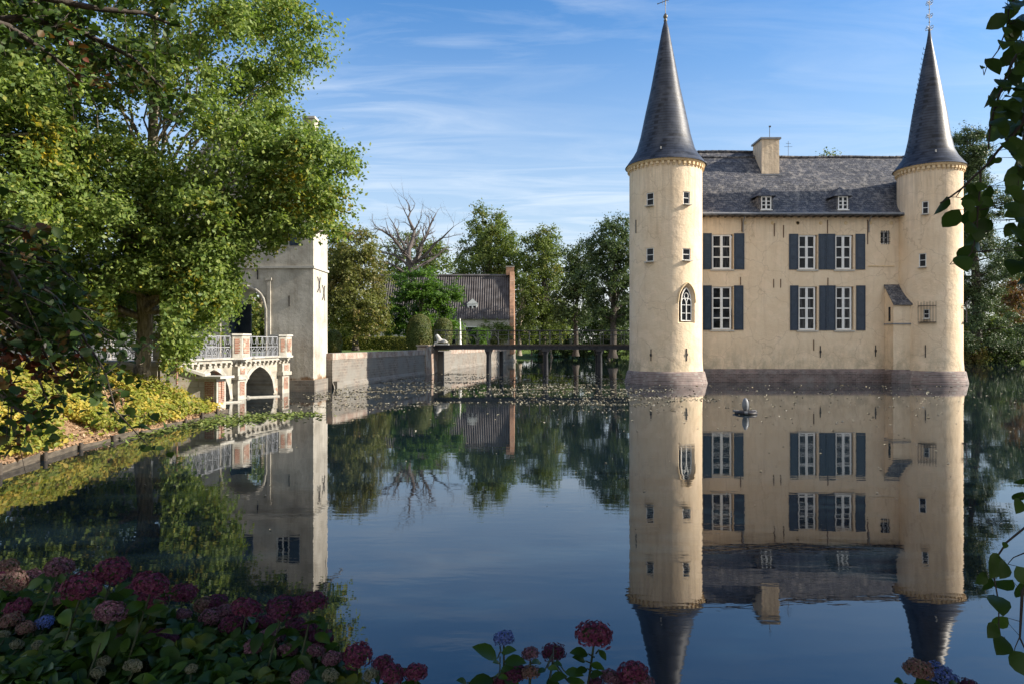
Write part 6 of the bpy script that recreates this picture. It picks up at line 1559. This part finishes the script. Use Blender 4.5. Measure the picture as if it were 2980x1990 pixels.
# ------------------------------------------------------------------ near tree on the right with hanging branches, shade trees, dark boughs on the left
def right_tree():
    base = (9.8, .8, .5); t = thing('lime_tree', 'near tree whose dark leafy branches hang into the right edge of the view', 'tree', base)
    rng = np.random.default_rng(95)
    envs = [(10.2, 1.5, 9.5, 5.6, 5.0, 5.5, 3), (9.6, .2, 4.6, 3.8, 4.4, 3.2, 2), (8.6, -3.5, 8, 4.5, 3.5, 5, 1.5), (3.5, -.5, 8.2, 5.5, 4.5, 2.4, 3), (-2.5, -1.5, 8.0, 5.0, 4.0, 2.2, 2.2)]
    cl = crown_clumps(rng, envs, 620, .2); C, Nn = twig_leaves(rng, cl, 1.15, 150, .7, 11)
    ok = (C[:, 0] > .80*C[:, 1]+.9) | ((C[:, 2]-2.27 > .56*C[:, 1]+.6) & (C[:, 1] < 4.5)); C = C[ok]; Nn = Nn[ok]
    leaves('crown', C, Nn, .24*rng.uniform(.7, 1.2, len(C)), MT['beech_leaf'], t, rng=rng)
    m = MB(); m.tube([(9.8, .8, .2), (9.8, .8, .6), (9.75, .8, 3), (9.9, 1, 6), (10.1, 1.2, 12)], [.48, .40, .33, .26, .08], 12)
    for p, d in cl[::9]:
        if p[0] > .8*p[1]+.9 and p[0] > 6: m.tube(limb_path(rng, (9.85, .9, min(10, p[2]*.75)), p), [.10, .085, .07, .055, .04, .02], 6)
    m.tube([(9.85, .9, 5.5), (6, 0, 8), (2, -1, 8.6), (-3, -1.5, 8.3)], [.2, .14, .09, .03], 8)
    m.tube([(9.8, .8, 4.6), (7, 1.8, 5.6), (5.2, 2.9, 5.1), (4.3, 3.4, 4.5), (3.7, 3.45, 4.2)], [.14, .10, .06, .035, .012], 8)
    m.build('trunk', MT['bark'], t)
    # hanging branches, each leaf where the photo has one
    ZA = lambda x, y: (2680+x/1.96, y/1.96); ZB = lambda x, y: (2600+x/2.118, 1250+y/2.118)
    def branch(twigs, lv, D, seed, label):
        rnd = random.Random(seed); m = MB()
        for pts, r0 in twigs:
            P = [at(x, y, D+dd) for x, y, dd in pts]; n = len(P); m.tube(P, [r0*(1-.6*i/max(1, n-1)) for i in range(n)], 6)
        allp = [at(x, y, D+dd) for pts, r0 in twigs for x, y, dd in pts]
        C = []; N_ = []; T = []; S = []
        for pts, r0 in twigs:      # carry each twig that leaves the view up to the overhanging limb, leafy all the way
            p0 = at(pts[0][0], pts[0][1], D+pts[0][2])
            if pts[0][0] < 2979: continue
            q = Vector((3.75+rnd.uniform(0, .6), 3.45, 4.25+rnd.uniform(0, .2))); mid = Vector((max(p0.x+.30, 3.05+rnd.uniform(0, .3)), p0.y+.02, (p0.z+q.z)/2+.1)); ext = [p0, mid, q]
            m.tube(ext, [r0, r0*1.3, r0*1.7], 6)
            for a, b in zip(ext[:-1], ext[1:]):
                for i in range(int((b-a).length/.035)):
                    c = a.lerp(b, rnd.random())+Vector((rnd.gauss(.05, .13), rnd.gauss(0, .13), rnd.gauss(-.05, .12)))
                    if c.x < .80*c.y: continue
                    C.append(tuple(c)); ax = Vector((rnd.uniform(-.5, .5), rnd.uniform(-.5, .5), -1)).normalized(); nn = Vector((rnd.uniform(-.6, .6), -1, rnd.uniform(-.3, .6))); nn = (nn-ax*nn.dot(ax)).normalized()
                    N_.append(tuple(nn)); T.append(tuple(ax)); S.append(rnd.uniform(.06, .10))
        for x, y, s in lv:
            dd = rnd.uniform(-.15, .2); c = at(x, y, D+dd); q = min(allp, key=lambda p: (p-c).length); ax = c-q
            if ax.length < .02: ax = Vector((0, 0, -1))
            ax = ax.normalized()+Vector((rnd.uniform(-.3, .3), rnd.uniform(-.3, .3), -.8)); ax.normalize()
            nn = Vector((rnd.uniform(-.35, .35), -1, rnd.uniform(-.1, .5))); nn = nn-ax*nn.dot(ax); nn.normalize()
            L = s*D/FOC*1.25; C.append(tuple(c)); N_.append(tuple(nn)); T.append(tuple(ax)); S.append(L)
            m.tube([c-ax*L*.5, q], [.0012, .0018], 4)
        b = m.build('branch', MT['twig'], t); b['label'] = label
        big_leaves('branch_leaves', np.array(C), np.array(N_), np.array(S), MT['beech_leaf'], t, np.array(T), asp=.86)
    tw = [([(*ZA(640, 180), .1), (*ZA(588, 250), .05), (*ZA(520, 360), 0), (*ZA(470, 480), -.02), (*ZA(420, 620), -.04), (*ZA(395, 720), -.05), (*ZA(385, 850), -.05)], .010),
          ([(*ZA(690, -190), .12), (*ZA(570, -70), .08), (*ZA(500, 60), .05), (*ZA(495, 150), .02), (*ZA(440, 290), 0), (*ZA(380, 370), 0), (*ZA(360, 430), 0)], .005), ([(*ZA(640, 560), .1), (*ZA(580, 700), .05), (*ZA(520, 780), .02), (*ZA(440, 860), 0), (*ZA(380, 940), -.02), (*ZA(300, 1010), -.03), (*ZA(235, 1075), -.04), (*ZA(160, 1130), -.05), (*ZA(110, 1160), -.05)], .009),
          ([(*ZA(340, 970), -.03), (*ZA(340, 1060), -.03), (*ZA(325, 1200), -.02), (*ZA(320, 1330), 0), (*ZA(290, 1440), 0), (*ZA(240, 1500), 0), (*ZA(165, 1508), 0)], .005), ([(*ZA(620, 1000), .1), (*ZA(590, 1100), .1), (*ZA(575, 1250), .1), (*ZA(580, 1450), .1), (*ZA(600, 1600), .1)], .007),
          ([(*ZA(235, 1075), -.04), (*ZA(200, 1125), -.04)], .004), ([(*ZA(590, 770), .05), (*ZA(570, 900), .05), (*ZA(560, 1000), .05)], .005)]
    lv = [(545, 30, 78), (435, 125, 95), (548, 112, 88), (490, 175, 60), (470, 252, 75), (530, 235, 72), (415, 375, 100), (478, 350, 62), (350, 383, 32), (400, 562, 105), (540, 450, 118), (575, 400, 80), (450, 625, 100), (530, 560, 92), (570, 620, 92), (418, 765, 98), (485, 745, 112), (562, 700, 105), (555, 850, 110),
          (560, 942, 66), (440, 916, 38), (398, 920, 62), (525, 1045, 98), (552, 1125, 75), (340, 1062, 66), (378, 1105, 78), (295, 1140, 95), (365, 1160, 85), (120, 1180, 104), (172, 1250, 105), (275, 1240, 98), (360, 1290, 92), (290, 1368, 92), (330, 1425, 92), (240, 1498, 102), (560, 1205, 82), (580, 1285, 66),
          (575, 1440, 78), (510, 30, 66), (580, 20, 70), (500, 505, 84), (585, 500, 88), (430, 690, 80), (520, 650, 95), (590, 560, 84), (350, 1210, 80), (285, 1300, 80), (590, 1000, 80), (600, 1150, 84), (595, 1350, 84), (600, 1520, 90), (585, 1600, 84), (600, 330, 90), (470, 590, 70), (600, 760, 90)]
    rr = random.Random(8); lv += [(rr.uniform(505, 650), y, rr.uniform(70, 110)) for y in range(10, 1560, 26)]+[(rr.uniform(400, 500), y, rr.uniform(70, 95)) for y in (470, 520, 580, 640, 700, 740)]+[(rr.uniform(240, 380), y, rr.uniform(70, 95)) for y in (1090, 1170, 1230, 1300, 1340, 1400, 1450)]
    branch(tw, [(*ZA(x, y), s/1.96) for x, y, s in lv], 3.5, 1, 'long hanging branch in the upper right')
    tw = [([(*ZB(900, 520), .1), (*ZB(805, 605), .05), (*ZB(700, 690), 0), (*ZB(640, 780), 0), (*ZB(620, 900), 0), (*ZB(650, 1070), 0), (*ZB(650, 1200), 0), (*ZB(670, 1330), 0)], .006), ([(*ZB(880, 720), .05), (*ZB(805, 758), 0), (*ZB(740, 785), 0), (*ZB(705, 825), 0)], .004),
          ([(*ZB(870, 860), .1), (*ZB(795, 1000), .05), (*ZB(785, 1180), .05), (*ZB(780, 1280), .05), (*ZB(810, 1345), .05)], .009), ([(*ZB(780, 1270), .05), (*ZB(750, 1340), .03), (*ZB(738, 1405), .02)], .003), ([(*ZB(900, 380), 0), (*ZB(830, 400), 0), (*ZB(770, 420), 0)], .004)]
    lv = [(780, 318, 66), (768, 410, 74), (772, 465, 86), (688, 708, 38), (632, 835, 140), (545, 915, 80), (580, 955, 84), (668, 952, 132), (650, 1070, 130), (655, 1185, 92), (612, 1235, 90), (668, 1325, 124), (790, 985, 120), (790, 1440, 130), (680, 860, 100), (690, 1185, 50), (800, 900, 100)]
    branch(tw, [(*ZB(x, y), s/2.118) for x, y, s in lv], 3.3, 2, 'thin lower branch hanging over the water at right')
right_tree()
tree('chestnut_tree', 'broad shade tree standing outside the view on the right bank', 'tree', (19, 1.5, .5), 3.5, .4, [(19.5, 6.2, 9.0, 5.5, 5.0, 6.2, 3), (18, 1.5, 6, 5.0, 5, 4.5, 2), (16.5, 3.0, 3.8, 3, 3, 2.6, 1)], 250, 1.3, 130, .30, 'beech_leaf', 97, shell=.2, nlimb=12, bark='darkbark')
def left_tree():
    base = (-8.2, 5.4, .6); t = thing('copper_maple', 'near tree on the left whose dark green and copper boughs hang across the corner', 'tree', base)
    rng = np.random.default_rng(99); m = MB()
    m.tube([(-8.2, 5.4, .2), (-8.2, 5.4, .8), (-8.1, 5.5, 3), (-8.1, 5.6, 6), (-8, 5.6, 9)], [.42, .34, .28, .2, .08], 12)
    C = []; Nn = []
    def bough(px, r0, dens=1.0, jit=.16, D=None):
        P = [at(x*k, y*k, d) for x, y, d in px]; m.tube([Vector((-8.1, 5.6, min(8, max(2.5, P[0].z))))]+P, [r0*1.5]+[r0*(1-.75*i/(len(P)-1)) for i in range(len(P))], 7)
        for a, b in zip(P[:-1], P[1:]):
            L = (b-a).length; n = max(2, int(L/.11*dens))
            for i in range(n):
                q = a.lerp(b, (i+rng.random())/n); d = Vector(rng.normal(size=3)); d = d*.6+(b-a).normalized()*.5+Vector((0, 0, -.30)); d.normalize(); tl = rng.uniform(.2, .6); e = q+d*tl; m.tube([q, (q+e)/2+Vector((0, 0, .03)), e], [.006, .004, .002], 4)
                for j in range(13):
                    f = rng.uniform(.15, 1.05); C.append(tuple(q+d*tl*f+Vector(rng.normal(size=3)*.06))); Nn.append(tuple(rng.normal(size=3)*.6+np.array([0, -.2, .7])))
    # upper left boughs
    bough([(-120, 60, 7.2), (60, 40, 7.4), (180, 70, 7.6), (300, 130, 7.8), (370, 200, 7.9)], .05, 1.5)
    bough([(-100, -60, 7.0), (80, -10, 7.2), (220, 20, 7.4), (330, 30, 7.6), (400, 60, 7.8)], .05, 1.4)
    bough([(-120, 20, 6.6), (20, 60, 6.8), (120, 130, 7.0), (190, 190, 7.2)], .04, 1.4)
    bough([(-60, -60, 7.5), (120, 30, 7.7), (240, 100, 7.9), (300, 180, 8.0)], .04, 1.2)
    # dark mass along the left edge
    for (y0, y1, x1, d) in ((500, 560, 110, 6.2), (540, 640, 170, 6.4), (570, 760, 235, 6.8), (600, 700, 150, 6.1), (640, 820, 190, 6.5), (660, 860, 130, 6.2), (700, 920, 110, 6.4), (620, 880, 235, 7.0), (560, 700, 60, 5.8), (700, 780, 60, 5.9), (590, 680, 200, 7.2), (640, 760, 250, 7.2), (560, 620, 30, 6.3)):
        bough([(-190, y0-40, d-.6), (-60, y0, d-.3), (x1*.35, y0*.6+y1*.4, d), (x1*.75, y0*.3+y1*.7, d+.1), (x1, y1, d+.15)], .03, 1.15)
    for pts in ([(60, 640, 6.4), (130, 720, 6.5), (190, 770, 6.5), (240, 850, 6.6), (265, 940, 6.6), (320, 1000, 6.6)], [(-60, 700, 6), (10, 800, 6), (30, 900, 6), (20, 1010, 6)], [(-40, 860, 5.6), (30, 930, 5.6), (70, 960, 5.6)]):
        bough(pts, .02, .8)
    m.build('trunk', MT['darkbark'], t)
    C = np.array(C); Nn = np.array(Nn)
    leaves('boughs', C, Nn, .10*rng.uniform(.6, 1.25, len(C)), MT['dark_leaf'], t, shape='leaf', rng=rng, asp=.85)
    envs = [(-9.8, 4.8, 7.5, 3.4, 3.4, 3.6, 2)]; cl = crown_clumps(rng, envs, 90, .3); C2, N2 = twig_leaves(rng, cl, 1.0, 120, .7); ok = C2[:, 0] < -.80*C2[:, 1]-.9; leaves('crown', C2[ok], N2[ok], .2*rng.uniform(.7, 1.2, ok.sum()), MT['dark_leaf'], t, rng=rng)
left_tree()
